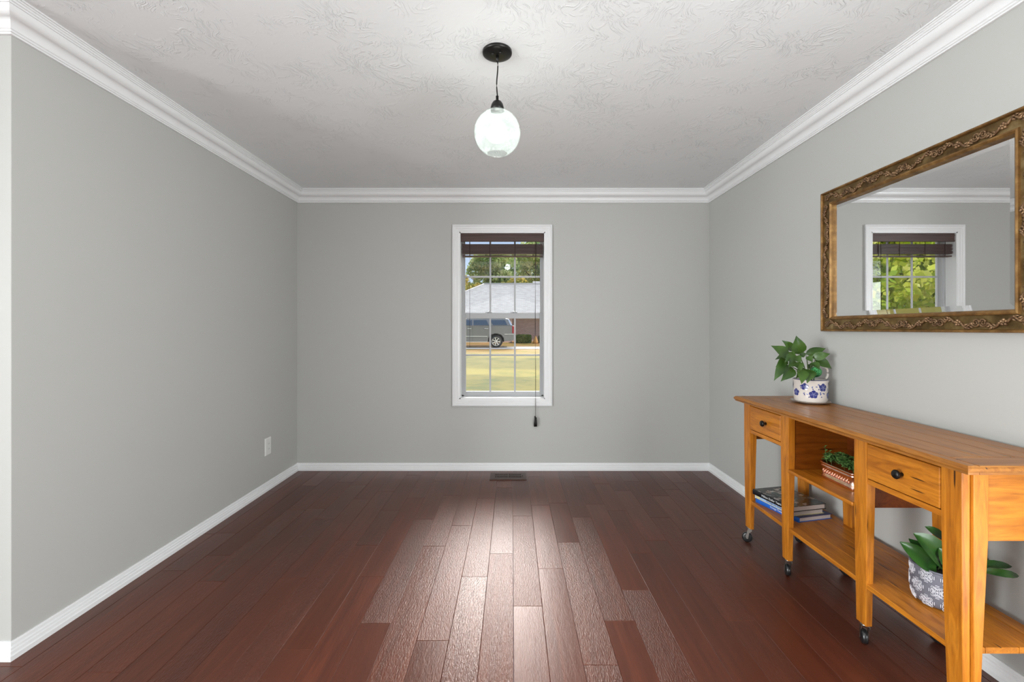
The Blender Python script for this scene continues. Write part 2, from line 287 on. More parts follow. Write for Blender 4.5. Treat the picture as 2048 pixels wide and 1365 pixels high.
# ================================================================== mesh helpers
def link(name, me, mats, parent=None):
    o = bpy.data.objects.new(name, me); COL.objects.link(o)
    for mt in (mats if isinstance(mats, (list, tuple)) else [mats]): me.materials.append(M[mt] if isinstance(mt, str) else mt)
    if parent is not None: o.parent = parent
    return o
class MB:
    """collects shapes in world coordinates"""
    def __init__(s): s.v = []; s.f = []; s.mi = []; s.sm = []
    def add(s, vs, fs, mi=0, smooth=False):
        k = len(s.v); s.v += [tuple(p) for p in vs]; s.f += [tuple(i + k for i in f) for f in fs]
        s.mi += [mi] * len(fs); s.sm += [smooth] * len(fs); return s
    def box(s, a, b, mi=0):
        x0, y0, z0 = (min(a[i], b[i]) for i in range(3)); x1, y1, z1 = (max(a[i], b[i]) for i in range(3))
        return s.add([(x0, y0, z0), (x1, y0, z0), (x1, y1, z0), (x0, y1, z0), (x0, y0, z1), (x1, y0, z1), (x1, y1, z1), (x0, y1, z1)],
                     [(0, 3, 2, 1), (4, 5, 6, 7), (0, 1, 5, 4), (1, 2, 6, 5), (2, 3, 7, 6), (3, 0, 4, 7)], mi)
    def loft(s, rings, mi=0, cap=True, closed=True, smooth=False):
        nR = len(rings[0]); vs = [p for r in rings for p in r]; fs = []
        for i in range(len(rings) - 1):
            for j in range(nR if closed else nR - 1):
                a = i * nR + j; b = i * nR + (j + 1) % nR; fs.append((a, b, b + nR, a + nR))
        s.add(vs, fs, mi, smooth)
        if cap:
            k = len(s.v) - len(vs)
            s.f.append(tuple(k + j for j in reversed(range(nR)))); s.f.append(tuple(k + (len(rings) - 1) * nR + j for j in range(nR)))
            s.mi += [mi, mi]; s.sm += [False, False]
        return s
    def lathe(s, prof, c, seg=32, mi=0, axis='Z', smooth=True, cap=False):
        rings = []
        for r, h in prof:
            ring = []
            for j in range(seg):
                a = 2 * pi * j / seg
                p = (r * cos(a), r * sin(a), h)
                if axis == 'X': p = (h, r * cos(a), r * sin(a))
                if axis == 'Y': p = (r * sin(a), h, r * cos(a))
                ring.append((p[0] + c[0], p[1] + c[1], p[2] + c[2]))
            rings.append(ring)
        return s.loft(rings, mi, cap, True, smooth)
    def tube(s, pts, r, seg=8, mi=0, smooth=True):
        pts = [Vector(p) for p in pts]; rings = []
        up = Vector((0, 0, 1))
        for i, p in enumerate(pts):
            d = (pts[min(i + 1, len(pts) - 1)] - pts[max(i - 1, 0)]).normalized()
            u = d.cross(up);
            if u.length < 1e-3: u = d.cross(Vector((1, 0, 0)))
            u.normalize(); q = u.cross(d)
            rr = r[i] if isinstance(r, (list, tuple)) else r
            rings.append([tuple(p + (u * cos(2 * pi * j / seg) + q * sin(2 * pi * j / seg)) * rr) for j in range(seg)])
        return s.loft(rings, mi, True, True, smooth)
    def ball(s, c, r, mi=0, seg=12, sc_=(1, 1, 1)):
        prof = [(r * sin(pi * i / seg) + 1e-5, -r * cos(pi * i / seg)) for i in range(seg + 1)]
        k = len(s.v); s.lathe(prof, (0, 0, 0), seg, mi)
        for i in range(k, len(s.v)):
            p = s.v[i]; s.v[i] = (p[0] * sc_[0] + c[0], p[1] * sc_[1] + c[1], p[2] * sc_[2] + c[2])
        return s
    def prism(s, poly, axis, a, b, mi=0):
        def P(u, v, w):
            return {'X': (w, u, v), 'Y': (u, w, v), 'Z': (u, v, w)}[axis]
        return s.loft([[P(u, v, a) for u, v in poly], [P(u, v, b) for u, v in poly]], mi)
    def xf(s, mat):
        s.v = [tuple(mat @ Vector(p)) for p in s.v]; return s
    def build(s, name, mats, parent=None, bevel=0, origin=None, seg=2):
        me = bpy.data.meshes.new(name)
        og = Vector(origin) if origin is not None else (Vector(parent_world(parent)) if parent is not None else Vector((0, 0, 0)))
        me.from_pydata([tuple(Vector(p) - og) for p in s.v], [], s.f); me.update()
        for p, mi, sm in zip(me.polygons, s.mi, s.sm): p.material_index = mi; p.use_smooth = sm
        bm = bmesh.new(); bm.from_mesh(me); bmesh.ops.recalc_face_normals(bm, faces=bm.faces); bm.to_mesh(me); bm.free()
        o = link(name, me, mats, parent)
        o.location = (og - Vector(parent_world(parent))) if parent is not None else og
        if bevel:
            md = o.modifiers.new('bevel', 'BEVEL'); md.width = bevel; md.segments = seg; md.limit_method = 'ANGLE'; md.angle_limit = radians(35)
        return o
def parent_world(p):
    v = Vector((0, 0, 0))
    while p is not None: v += p.location; p = p.parent
    return v
def tag(o, label=None, cat=None, group=None, kind=None):
    if label: o['label'] = label
    if cat: o['category'] = cat
    if group: o['group'] = group
    if kind: o['kind'] = kind
    return o
def empty(name, loc, label=None, cat=None, group=None, kind=None):
    o = bpy.data.objects.new(name, None); COL.objects.link(o); o.location = loc; o.empty_display_size = 0.1
    return tag(o, label, cat, group, kind)
def copy_tree(o, parent=None):
    c = o.copy(); COL.objects.link(c); c.parent = parent
    for ch in [x for x in bpy.data.objects if x.parent == o]: copy_tree(ch, c)
    return c
def struct(o, label, cat): return tag(o, label, cat, kind='structure')

# ================================================================== room shell
XL, XR, D, HC = -1.878, 1.7256, 3.975, 2.44
YE = 1.706                       # where the left wall ends and turns away
XF, YB = -5.0, -3.5              # rest of the open plan room behind the camera
# floor: bevelled planks, each with its own tone, one surface
PW, X0 = 0.1283, 0.006
joints = {-1: [976, 1108], 0: [1032.5, 1213], 1: [1138], 2: [1085.6, 1331], -2: [997, 1154], -3: [1052, 1282], -4: [1093], -5: [1039, 1247.6], -6: [997, 1154],
          -8: [1081], -10: [1039], -11: [1018], -9: [998, 1157], -7: [1301], 3: [1035.7, 1242.7], 4: [1009, 1181], 5: [1107], 6: [1082], 7: [1036, 1242], 8: [1061, 1197],
          9: [980], 10: [1028, 1077]}
V = []; Fc = []; Cc = []
def plank(x0, x1, y0, y1, rnd):
    k = len(V); bv = 0.0016; dz = 0.0011; g = 0.0002
    tl = random.uniform(-0.00022, 0.00022)
    x0 += g; x1 -= g; y0 += g; y1 -= g
    V.extend([(x0, y0, -dz), (x1, y0, -dz), (x1, y1, -dz), (x0, y1, -dz), (x0 + bv, y0 + bv, tl), (x1 - bv, y0 + bv, -tl), (x1 - bv, y1 - bv, -tl), (x0 + bv, y1 - bv, tl),
              (x0, y0, -0.02), (x1, y0, -0.02), (x1, y1, -0.02), (x0, y1, -0.02)])
    fs = [(4, 5, 6, 7), (0, 1, 5, 4), (1, 2, 6, 5), (2, 3, 7, 6), (3, 0, 4, 7), (8, 9, 1, 0), (9, 10, 2, 1), (10, 11, 3, 2), (11, 8, 0, 3), (11, 10, 9, 8)]
    for f in fs: Fc.append(tuple(k + i for i in f)); Cc.append(rnd)
for kc in range(-40, 14):
    xa = X0 + kc * PW; xb = xa + PW
    ytop = D + 0.02
    if xb < XL - 0.1: ytop = YE + 0.02
    xa = max(xa, XF); xb = min(xb, XR + 0.01)
    if xb - xa < 0.01: continue
    js = sorted([F * CH / (y - 658) for y in joints.get(kc, [])])
    ys = [YB]
    y = YB + random.uniform(0.2, 1.0)
    first = js[0] if js else ytop
    lim = 1.45 if js else ytop
    while y < min(lim, first - 0.35): ys.append(y); y += random.uniform(0.4, 1.15)
    ys += js
    y = (js[-1] if js else y) + random.uniform(0.5, 1.1)
    while y < ytop - 0.15: ys.append(y); y += random.uniform(0.4, 1.15)
    ys.append(ytop)
    for a, b_ in zip(ys[:-1], ys[1:]):
        plank(xa, xb, a, b_, (random.random(), random.random(), random.random()))
me = bpy.data.meshes.new('floor'); me.from_pydata(V, [], Fc); me.update()
ca = me.color_attributes.new('plank', 'FLOAT_COLOR', 'CORNER'); li = 0
for p, c in zip(me.polygons, Cc):
    for _ in p.loop_indices: ca.data[_].color = (c[0], c[1], c[2], 1)
fl = link('floor', me, 'floor'); struct(fl, 'dark cherry hardwood plank floor running toward the window', 'floor')

T = 0.14
wx0, wx1, wz0, wz1 = -0.459, 0.290, 0.622, 2.081           # window opening
mb = MB()
mb.box((XL - T, D, -0.3), (wx0, D + T, HC + T)); mb.box((wx1, D, -0.3), (XR + T, D + T, HC + T))
mb.box((wx0, D, -0.3), (wx1, D + T, wz0)); mb.box((wx0, D, wz1), (wx1, D + T, HC + T))
struct(mb.build('wall_back', 'wall'), 'light grey back wall with the single window', 'wall')
struct(MB().box((XL - T, YE, -0.02), (XL, D, HC)).build('wall_left', 'wall', bevel=0.002), 'plain light grey wall on the left with the outlet', 'wall')
struct(MB().box((XR, YB, -0.3), (XR + T, D, HC + T)).build('wall_right', 'wall'), 'light grey wall on the right behind the mirror and table', 'wall')
struct(MB().box((XF, YE, -0.3), (XL - T, YE + T, HC + T)).build('wall_entry', 'wall'), 'light grey wall end facing the camera at the left edge', 'wall')
struct(MB().box((-3.5, 0.0, -0.02), (-3.38, YE, HC)).build('wall_light_block', 'wall'), 'added grey wall out of view that blocks side light', 'wall')  # added unseen wall, keeps the side fill off the left wall end
struct(MB().box((XF - T, YB, -0.3), (XF, YE + T, HC + T)).build('wall_far_left', 'wall'), 'grey wall of the open room out of view on the left', 'wall')
struct(MB().box((XF - T, YB - T, -0.3), (XR + T, YB, HC + T)).build('wall_rear', 'wall'), 'grey wall behind the camera', 'wall')
mb = MB().box((XF - T, YB - T, HC), (XR + T, D + T, HC + T))
struct(mb.build('ceiling', 'ceiling'), 'white brush textured ceiling', 'ceiling')

# crown, base: profile (distance from wall, drop/height) along a wall with mitred ends
def crown_profile():
    pr = [(0, .104), (.011, .104), (.011, .098), (.016, .096), (.016, .090), (.020, .087)]
    for i in range(9):                                   # lower convex roll
        a = pi / 2 * i / 8; pr.append((.020 + .022 * (1 - cos(a)) , .087 - .030 * sin(a)))
    for i in range(1, 9):                                # upper hollow
        a = pi / 2 * i / 8; pr.append((.042 + .026 * sin(a), .057 - .030 * (1 - cos(a))))
    pr += [(.073, .027), (.073, .021), (.078, .019), (.078, .013), (.083, .011), (.083, .006), (.090, .006), (.090, 0), (0, 0)]
    return pr
base_pr = [(0, .064), (.005, .064), (.007, .058), (.007, .047), (.012, .044), (.012, .036), (.016, .033), (.017, .022), (.021, .018), (.021, 0.0), (0, 0.0)]
def run(name, prof, top, fn0, fn1, mat, label, cat):
    P = lambda fn: [fn(p, (HC - 0.0002 - q) if top else (q + 0.0002)) for p, q in prof]
    mb = MB().loft([P(fn0), P(fn1)]); return struct(mb.build(name, mat), label, cat)
e_ = 0.0002
for top, prof, nm, mat in ((True, crown_profile(), ['trim_1', 'trim_2', 'trim_3', 'trim_4'], 'trim'), (False, base_pr, ['baseboard_left', 'baseboard_back', 'baseboard_right', 'baseboard_entry'], 'trim')):
    what = 'white crown moulding' if top else 'white baseboard'; ct = 'moulding' if top else 'baseboard'
    run(nm[0], prof, top, lambda p, z: (XL + e_ + p, YE - p, z), lambda p, z: (XL + e_ + p, D - e_ - p, z), mat, what + ' along the left wall', ct)
    run(nm[1], prof, top, lambda p, z: (XL + e_ + p, D - e_ - p, z), lambda p, z: (XR - e_ - p, D - e_ - p, z), mat, what + ' along the back window wall', ct)
    run(nm[2], prof, top, lambda p, z: (XR - e_ - p, D - e_ - p, z), lambda p, z: (XR - e_ - p, YB, z), mat, what + ' along the right wall', ct)
    run(nm[3], prof, top, lambda p, z: (XL + e_ + p, YE - e_ - p, z), lambda p, z: (XF, YE - e_ - p, z), mat, what + ' on the short wall end at the left edge', ct)

# ------------------------------------------------------------------ window
W = empty('window_1', ((wx0 + wx1) / 2, D, wz0), 'white double hung window with grid in the back wall', 'window', kind='structure')
ox0, ox1, oz0, oz1 = -0.520, 0.3500, 0.562, 2.143
mb = MB()
prof = [(0, 0), (0, .018), (.010, .021), (.016, .016), (.030, .016), (.036, .013), (.050, .013), (.061, .010), (.061, 0)]   # (in from the outer edge, thickness)
c4 = [(ox0, oz0, 1, 1), (ox1, oz0, -1, 1), (ox1, oz1, -1, -1), (ox0, oz1, 1, -1)]
rings = [[(x + sx_ * p, D - 0.0003 - q, z + sz_ * p) for p, q in prof] for x, z, sx_, sz_ in c4]; rings.append(rings[0])
mb.loft(rings, cap=False); mb.build('window_casing', 'trim', W)
mb = MB()                                                # jamb boards lining the reveal
dj = D + 0.112
mb.box((wx0 - .002, D - .009, wz0), (wx0 + .010, dj, wz1)); mb.box((wx1 - .010, D - .009, wz0), (wx1 + .002, dj, wz1))
mb.box((wx0, D - .009, wz1 - .010), (wx1, dj, wz1 + .002)); mb.box((wx0, D - .009, wz0 - .002), (wx1, dj, wz0 + .010))
mb.build('window_jamb', 'trim', W)
fx0, fx1 = wx0 + .002, wx1 - .002
mb = MB(); d0, d1 = D + .105, D + .168
mb.box((fx0, d0, wz0), (fx0 + .026, d1, wz1)); mb.box((fx1 - .026, d0, wz0), (fx1, d1, wz1)); mb.box((fx0, d0, wz1 - .03), (fx1, d1, wz1)); mb.box((fx0, d0, wz0 + .004), (fx1, d1, wz0 + .022))
mb.build('window_frame', 'vinyl', W, 0.0015)
def sash(name, z0, z1, y0, y1, sw, bot, top, gx0, gx1, bars_z, latch=False):
    mb = MB(); x0, x1 = fx0 + .020, fx1 - .020
    mb.box((x0, y0, z0), (gx0, y1, z1)); mb.box((gx1, y0, z0), (x1, y1, z1)); mb.box((gx0, y0, z0), (gx1, y1, z0 + bot)); mb.box((gx0, y0, z1 - top), (gx1, y1, z1))
    s = mb.build(name, 'vinyl', W, 0.002)
    ym = (y0 + y1) / 2
    g = MB().box((gx0 - .003, ym - .0015, z0 + bot - .003), (gx1 + .003, ym + .0015, z1 - top + .003)).build('window_pane', 'glass', s)
    m2 = MB(); zz0, zz1 = z0 + bot, z1 - top
    for xx in (-0.196, 0.026): m2.box((xx - .008, ym - .009, zz0), (xx + .008, ym - .002, zz1))
    for zz in bars_z: m2.box((gx0, ym - .0088, zz - .008), (gx1, ym - .0022, zz + .008))
    m2.build('muntin_grid', 'vinyl', s, 0.0015)
    return s
lo = sash('lower_sash', wz0 + .012, 1.376, D + .108, D + .134, .04, .040, .048, -.414, .249, (0.999,))
up = sash('upper_sash', 1.345, wz1 - .01, D + .138, D + .164, .04, .030, .040, -.424, .254, (1.706,))
for xx in (-0.200, 0.027):                               # sash locks on the meeting rail
    mb = MB().lathe([(.0001, .018), (.010, .018), (.018, .012), (.022, .004), (.024, 0)], (xx, D + .121, 1.3762), 16); mb.box((xx - .04, D + .116, 1.3762), (xx - .005, D + .124, 1.386))
    mb.build('sash_lock', 'vinyl', W)
# ------------------------------------------------------------------ blind
B = empty('wooden_blind', ((wx0 + wx1) / 2, D + .03, wz1 - .012), 'dark brown wooden slat blind pulled up at the top of the window', 'blind')
bx0, bx1 = wx0 + .013, wx1 - .013
mb = MB().box((bx0, D + .002, 1.998), (bx1, D + .014, wz1 - .0105)); mb.box((bx0, D - .002, 2.000), (bx1, D + .002, 2.010)); mb.box((bx0, D - .002, 2.050), (bx1, D + .002, 2.058))
mb.build('valance', 'blind', B, 0.0015)
MB().box((bx0 + .006, D + .018, 2.028), (bx1 - .006, D + .060, wz1 - .0105)).build('head_rail', 'blind', B, 0.001)
mb = MB(); z = 1.893; i = 0
while z < 1.980:
    wob = random.uniform(-.003, .003); dx = random.uniform(-.004, .004)
    mb.box((bx0 + .008 + dx, D + .014 + wob, z), (bx1 - .008 + dx, D + .062 + wob, z + .0032)); z += .0050 if i % 5 else .0058; i += 1
mb.build('slat_stack', 'blind', B)
MB().box((bx0 + .010, D + .016, 1.868), (bx1 - .008, D + .060, 1.880)).build('bottom_rail', 'blind', B, 0.002)
for xx in (-.372, -.196, .027, .212):
    for yy, r_ in ((D + .0125, .0022), (D + .063, .0014)): MB().tube([(xx, yy, 1.874), (xx, yy, 2.03)], r_, 6).build('ladder_cord', 'cord', B)
px = lambda x, dd: (x - 1024) / F * dd
mb = MB().tube([(px(939.3, D), D + .012, 2.0), (px(939.3, D), D + .012, 1.5), (px(939.0, D), D + .012, 1.075)], .0014, 6)
mb.build('tilt_cord', 'cord', B)
xc = px(1070.6, D)
mb = MB().tube([(xc, D - .004, 2.0), (xc + .001, D - .006, 1.5), (xc, D - .026, .8), (xc, D - .027, .455)], .0014, 6); mb.tube([(xc + .004, D - .004, 2.0), (xc - .002, D - .008, 1.3), (xc + .003, D - .028, .8), (xc + .002, D - .028, .455)], .0011, 6)
cd = mb.build('lift_cord', 'cord', B)
mb = MB().lathe([(.0005, .0), (.004, 0), (.005, -.02), (.010, -.055), (.010, -.09), (.0005, -.092)], (xc - .004, D - .028, .478), 12); mb.lathe([(.0005, .0), (.004, 0), (.005, -.02), (.008, -.05), (.008, -.078), (.0005, -.08)], (xc + .006, D - .036, .468), 12)
mb.build('tassel', 'black', cd)

# ------------------------------------------------------------------ outlet
yo = 3.495; zo = 0.333
Oo = empty('wall_outlet', (XL, yo, zo), 'white outlet plate low on the left grey wall', 'outlet')
mb = MB().loft([[(XL + .0002, yo + a * .041, zo + c * .066) for a, c in ((-1, -1), (1, -1), (1, 1), (-1, 1))], [(XL + .004, yo + a * .041, zo + c * .066) for a, c in ((-1, -1), (1, -1), (1, 1), (-1, 1))], [(XL + .008, yo + a * .036, zo + c * .061) for a, c in ((-1, -1), (1, -1), (1, 1), (-1, 1))]])
mb.build('cover_plate', 'plastic', Oo)
for s_ in (-1, 1):
    r = MB().box((XL + .0078, yo - .017, zo + s_ * .02 - .0145), (XL + .0098, yo + .017, zo + s_ * .02 + .0145)).build('receptacle', 'plastic', Oo, 0.003)
    mb = MB()
    for a in (-.006, .006): mb.box((XL + .0095, yo + a - .001, zo + s_ * .02 - .004), (XL + .0100, yo + a + .001, zo + s_ * .02 + .006))
    mb.build('slots', 'slot', r)

# ------------------------------------------------------------------ floor register
rx0, rx1, ry0, ry1 = -.182, .118, 3.715, 3.885
R = empty('floor_register', ((rx0 + rx1) / 2, (ry0 + ry1) / 2, 0), 'brown metal floor vent below the window', 'vent')
mb = MB(); hz = .006
gx = [(-.140, -.038), (-.026, .076)]; gy = [(3.752, 3.795), (3.803, 3.846)]
mb.box((rx0, ry0, .0004), (rx1, gy[0][0], hz)); mb.box((rx0, gy[1][1], .0004), (rx1, ry1, hz)); mb.box((rx0, gy[0][0], .0004), (gx[0][0], gy[1][1], hz)); mb.box((gx[1][1], gy[0][0], .0004), (rx1, gy[1][1], hz))
mb.box((gx[0][1], gy[0][0], .0004), (gx[1][0], gy[1][1], hz)); mb.box((gx[0][0], gy[0][1], .0004), (gx[1][1], gy[1][0], hz))
for a, b_ in gx:
    for i in range(1, 9):
        x = a + (b_ - a) * i / 9; mb.box((x - .0025, gy[0][0], .0004), (x + .0025, gy[1][1], hz - .001))
mb.build('grille', 'register', R)
MB().box((gx[0][0], gy[0][0], .0003), (gx[1][1], gy[1][1], .0010)).build('duct_opening', 'slot', R)
MB().box((.083, 3.793, hz), (.090, 3.805, hz + .006)).build('damper_lever', 'slot', R)

# ------------------------------------------------------------------ pendant
pxc, pyc = -.064, 1.974
L = empty('pendant_light', (pxc, pyc, HC), 'lit crackled glass globe pendant hanging on a black cord', 'ceiling light')
mb = MB().lathe([(.0005, -.0003), (.0632, -.0003), (.0640, -.006), (.0632, -.011), (.060, -.0135), (.046, -.0185), (.025, -.021), (.0005, -.021)], (pxc, pyc, HC), 48)
mb.ball((pxc - .018, pyc - .02, HC - .023), .006); mb.ball((pxc + .014, pyc - .03, HC - .0235), .006)
cn = mb.build('canopy', 'black', L)
mb = MB().lathe([(.0005, -.020), (.0075, -.020), (.0065, -.032), (.0045, -.046), (.0005, -.046)], (pxc, pyc, HC), 16).build('strain_relief', 'black', cn)
pts = [(pxc + .0025 * sin(i / 12 * 2.2 * pi), pyc, HC - .02 - (HC - .02 - 2.238) * i / 12) for i in range(13)]
MB().tube(pts, .0028, 8).build('cord', 'black', L)
mb = MB().lathe([(.0005, 2.246), (.006, 2.246), (.006, 2.228), (.010, 2.226), (.018, 2.221), (.025, 2.210), (.029, 2.195), (.0295, 2.182), (.0005, 2.182)], (pxc, pyc, 0), 32)
mb.build('socket_cap', 'black', L)
zc, Rg = 2.086, .1005
prof = [];
for i in range(41):
    a = radians(16) + (pi - radians(16) - radians(26)) * i / 40; prof.append((Rg * sin(a), zc + Rg * cos(a)))
MB().lathe(prof + [(r_ * .97, zc + (h_ - zc) * .97) for r_, h_ in reversed(prof)] , (pxc, pyc, 0), 64).build('glass_globe', 'globe', L)
MB().ball((pxc, pyc, zc + .0), .038, 0, 16, (1, 1, 1.15)).build('light_bulb', 'bulb', L)

# ------------------------------------------------------------------ mirror
my0, my1, mz0, mz1 = 1.462, 2.500, 1.222, 1.976; fw = .080; XM = 1.712; XFr = 1.693
MI = empty('wall_mirror', (XR, (my0 + my1) / 2, mz0), 'large mirror in a carved antique gold frame hanging over the table', 'mirror')
fp = [(0, XR - .001), (0, XFr + .004), (.003, XFr), (.008, XFr), (.011, XFr + .005), (.012, XFr + .010), (fw - .018, XFr + .010), (fw - .016, XFr + .004), (fw - .010, XFr + .002), (fw - .002, XFr + .008), (fw, XM + .002), (fw, XR - .001)]
cs = [(my0, mz0, 1, 1), (my1, mz0, -1, 1), (my1, mz1, -1, -1), (my0, mz1, 1, -1)]
mb = MB(); rings = [[(x, y + a * p, z + c * p) for p, x in fp] for y, z, a, c in cs]; rings.append(rings[0])
for q in range(4):
    k = len(mb.f); mb.loft([rings[q], rings[q + 1]], cap=False)
    for j in range(len(fp)): mb.mi[k + j] = 1 if j in (5,) else 0
fr_ = mb.build('mirror_frame', ['gold', 'gold_field'], MI)
iy0, iy1, iz0, iz1 = my0 + fw - .002, my1 - fw + .002, mz0 + fw - .002, mz1 - fw + .002; bw = .024; bd = .0032
tilt = 0.0
def ring4(d, x): return [(x, iy0 + d, iz0 + d), (x, iy1 - d, iz0 + d), (x, iy1 - d, iz1 - d), (x, iy0 + d, iz1 - d)]
mb = MB().loft([ring4(0, XR - .003), ring4(0, XM + bd), ring4(bw, XM)], cap=False)
mb.f.append(tuple(range(8, 12))); mb.mi.append(0); mb.sm.append(False)
mb.build('bevelled_glass', 'mirror', MI)
# carving: scrolls, leaves and rosettes in the band of each rail
def carve(mb, P, length, width, seed):
    rn = random.Random(seed); Lm = length / max(1, round(length / .165)); nmo = round(length / Lm)
    def T_(pts, r): mb.tube([P(u, v, h) for u, v, h in pts], r, 6)
    for k_ in range(nmo):
        u0 = k_ * Lm + Lm / 2; sgn = 1 if k_ % 2 else -1
        for a in range(5):                                # rosette
            an = 2 * pi * a / 5 + .3; p = P(u0 + .0085 * cos(an), .0085 * sin(an), .0025); mb.ball(p, .0058, 0, 8)
        mb.ball(P(u0, 0, .005), .0042, 0, 8)
        for dr in (-1, 1):
            s1 = sgn * dr
            pts = []; rad = []
            for i in range(19):                           # stem sweeping away from the rosette
                t_ = i / 18; pts.append((u0 + dr * (.012 + .040 * t_), s1 * width * .34 * sin(t_ * pi), .003)); rad.append(.0046 - .0012 * t_)
            T_(pts, rad)
            cx_, cv_ = pts[-1][0], pts[-1][1]; pts = []; rad = []
            r0 = .0165
            for i in range(26):                           # spiral curl
                t_ = i / 25; an = (pi if dr > 0 else 0) + dr * s1 * t_ * 3.6 * pi * -1; r_ = r0 * (1 - .82 * t_)
                pts.append((cx_ + dr * r0 + r_ * cos(an), cv_ + r_ * sin(an) * 1.0, .003)); rad.append(.0040 - .0014 * t_)
            T_(pts, rad)
            for q in range(3):                            # leaf lobes
                t_ = .3 + .25 * q; uu = u0 + dr * (.012 + .040 * t_); vv = s1 * width * .34 * sin(t_ * pi)
                for sd_ in (-1, 1):
                    pts = [(uu, vv, .002), (uu + dr * .008, vv + sd_ * .006, .004), (uu + dr * .015, vv + sd_ * (.008 + .002 * rn.random()), .002)]
                    T_(pts, [.0024, .0046, .0010])
hx = XFr + .010
bandw = fw - .030; bc = .012 + bandw / 2
clampv = lambda v: max(-bandw / 2 + .003, min(bandw / 2 - .003, v))
def rail(name, P, length, seed):
    mb = MB(); carve(mb, P, length, bandw, seed); mb.build(name, 'carving', fr_)
rail('carved_scrolls', lambda u, v, h: (hx - h, my0 + .03 + u, mz1 - bc + clampv(v)), my1 - my0 - .06, 1)
rail('carved_scrolls', lambda u, v, h: (hx - h, my0 + .03 + u, mz0 + bc + clampv(v)), my1 - my0 - .06, 2)
rail('carved_scrolls', lambda u, v, h: (hx - h, my1 - bc + clampv(v), mz0 + .08 + u), mz1 - mz0 - .16, 3)
rail('carved_scrolls', lambda u, v, h: (hx - h, my0 + bc + clampv(v), mz0 + .08 + u), mz1 - mz0 - .16, 4)

# ------------------------------------------------------------------ console table
TX0, TX1, TY0, TY1, TZ = 1.312, 1.7045, 1.309, 2.697, 0.839
C = empty('console_table', (1.52, 2.0, 0), 'oak console table on casters with two drawers and shelves', 'table')
# top: four long boards between breadboard ends
xs = [TX0, 1.352, 1.452, 1.556, 1.636, TX1]; eb = .098
mb = MB()
def board(mb, x0, x1, y0, y1, mi=0, z1=TZ, th=.026, g=.0012, bv=.002):
    x0 += g / 2; x1 -= g / 2; y0 += g / 2; y1 -= g / 2
    mb.loft([[(x0, y0, z1 - th), (x1, y0, z1 - th), (x1, y1, z1 - th), (x0, y1, z1 - th)], [(x0, y0, z1 - bv), (x1, y0, z1 - bv), (x1, y1, z1 - bv), (x0, y1, z1 - bv)],
             [(x0 + bv, y0 + bv, z1), (x1 - bv, y0 + bv, z1), (x1 - bv, y1 - bv, z1), (x0 + bv, y1 - bv, z1)]], mi)
for a, b_ in zip(xs[1:-1], xs[2:]): board(mb, a, b_, TY0 + eb, TY1 - eb)
board(mb, xs[0] + .006, xs[1], TY0 + .006, TY1 - .006)
board(mb, xs[1], xs[-1], TY0 + .006, TY0 + eb, 1); board(mb, xs[1], xs[-1], TY1 - eb, TY1 - .006, 1)
# moulded edge: front and both ends
ep = [(.006, TZ - .003), (.002, TZ - .007), (0, TZ - .013), (.003, TZ - .018), (.009, TZ - .021), (.010, TZ - .026), (.03, TZ - .026), (.03, TZ - .003)]
path = [(TX1, TY0, 0, 1), (TX0, TY0, 1, 1), (TX0, TY1, 1, -1), (TX1, TY1, 0, -1)]
mb.loft([[(x + a * p, y + c * p, z) for p, z in ep] for x, y, a, c in path])
MBt = mb.build('tabletop', ['oak_top', 'oak_top_x'], C)
FX = 1.358; BX = 1.700
def leg(name, x0, x1, y0, y1, taper_x, taper_y, ztop=TZ - .0262, zb=.088, L_=False):
    """board or post tapering toward the foot; the front face leans back slightly"""
    mb = MB(); zt = .62
    def rg(z, tx, ty0, ty1): return [(x0 + tx[0], y0 + ty0, z), (x1 - tx[1], y0 + ty0, z), (x1 - tx[1], y1 - ty1, z), (x0 + tx[0], y1 - ty1, z)]
    rings = [rg(zb, taper_x, taper_y[0], taper_y[1]), rg(zb + .05, tuple(t * .92 for t in taper_x), taper_y[0] * .9, taper_y[1] * .9), rg(zt * .6, tuple(t * .42 for t in taper_x), taper_y[0] * .4, taper_y[1] * .4), rg(zt, (0, 0), 0, 0), rg(ztop, (0, 0), 0, 0)]
    mb.loft(rings); return mb.build(name, 'oak_z', C, 0.0025)
legs_y = [(1.374, 1.441), (1.742, 1.808), (2.236, 2.300), (2.598, 2.664)]
# end posts are square (two boards), middle ones thin
leg('front_leg', FX, FX + .026, 1.374, 1.441, (.004, 0), (.0, .016))
mb = MB(); y0, y1 = 1.366, 1.392
mb.loft([[(FX + .028 - .0, y0, z), (x1_, y0, z), (x1_, y1, z), (FX + .028 - .0, y1, z)] for z, x1_ in ((.088, FX + .048), (.35, FX + .060), (.62, FX + .074), (TZ - .0262, FX + .074))])
mb.build('front_leg', 'oak_z', C, 0.0025)
leg('front_leg', FX, FX + .034, 1.742, 1.808, (.003, .006), (.008, .008))
leg('front_leg', FX, FX + .034, 2.236, 2.300, (.003, .006), (.008, .008))
leg('front_leg', FX, FX + .040, 2.598, 2.664, (.003, .016), (.0, .010))
for i, (a, b_) in enumerate(legs_y): leg('back_leg', BX - .036, BX, a, b_, (.010, .0), (.006, .006))
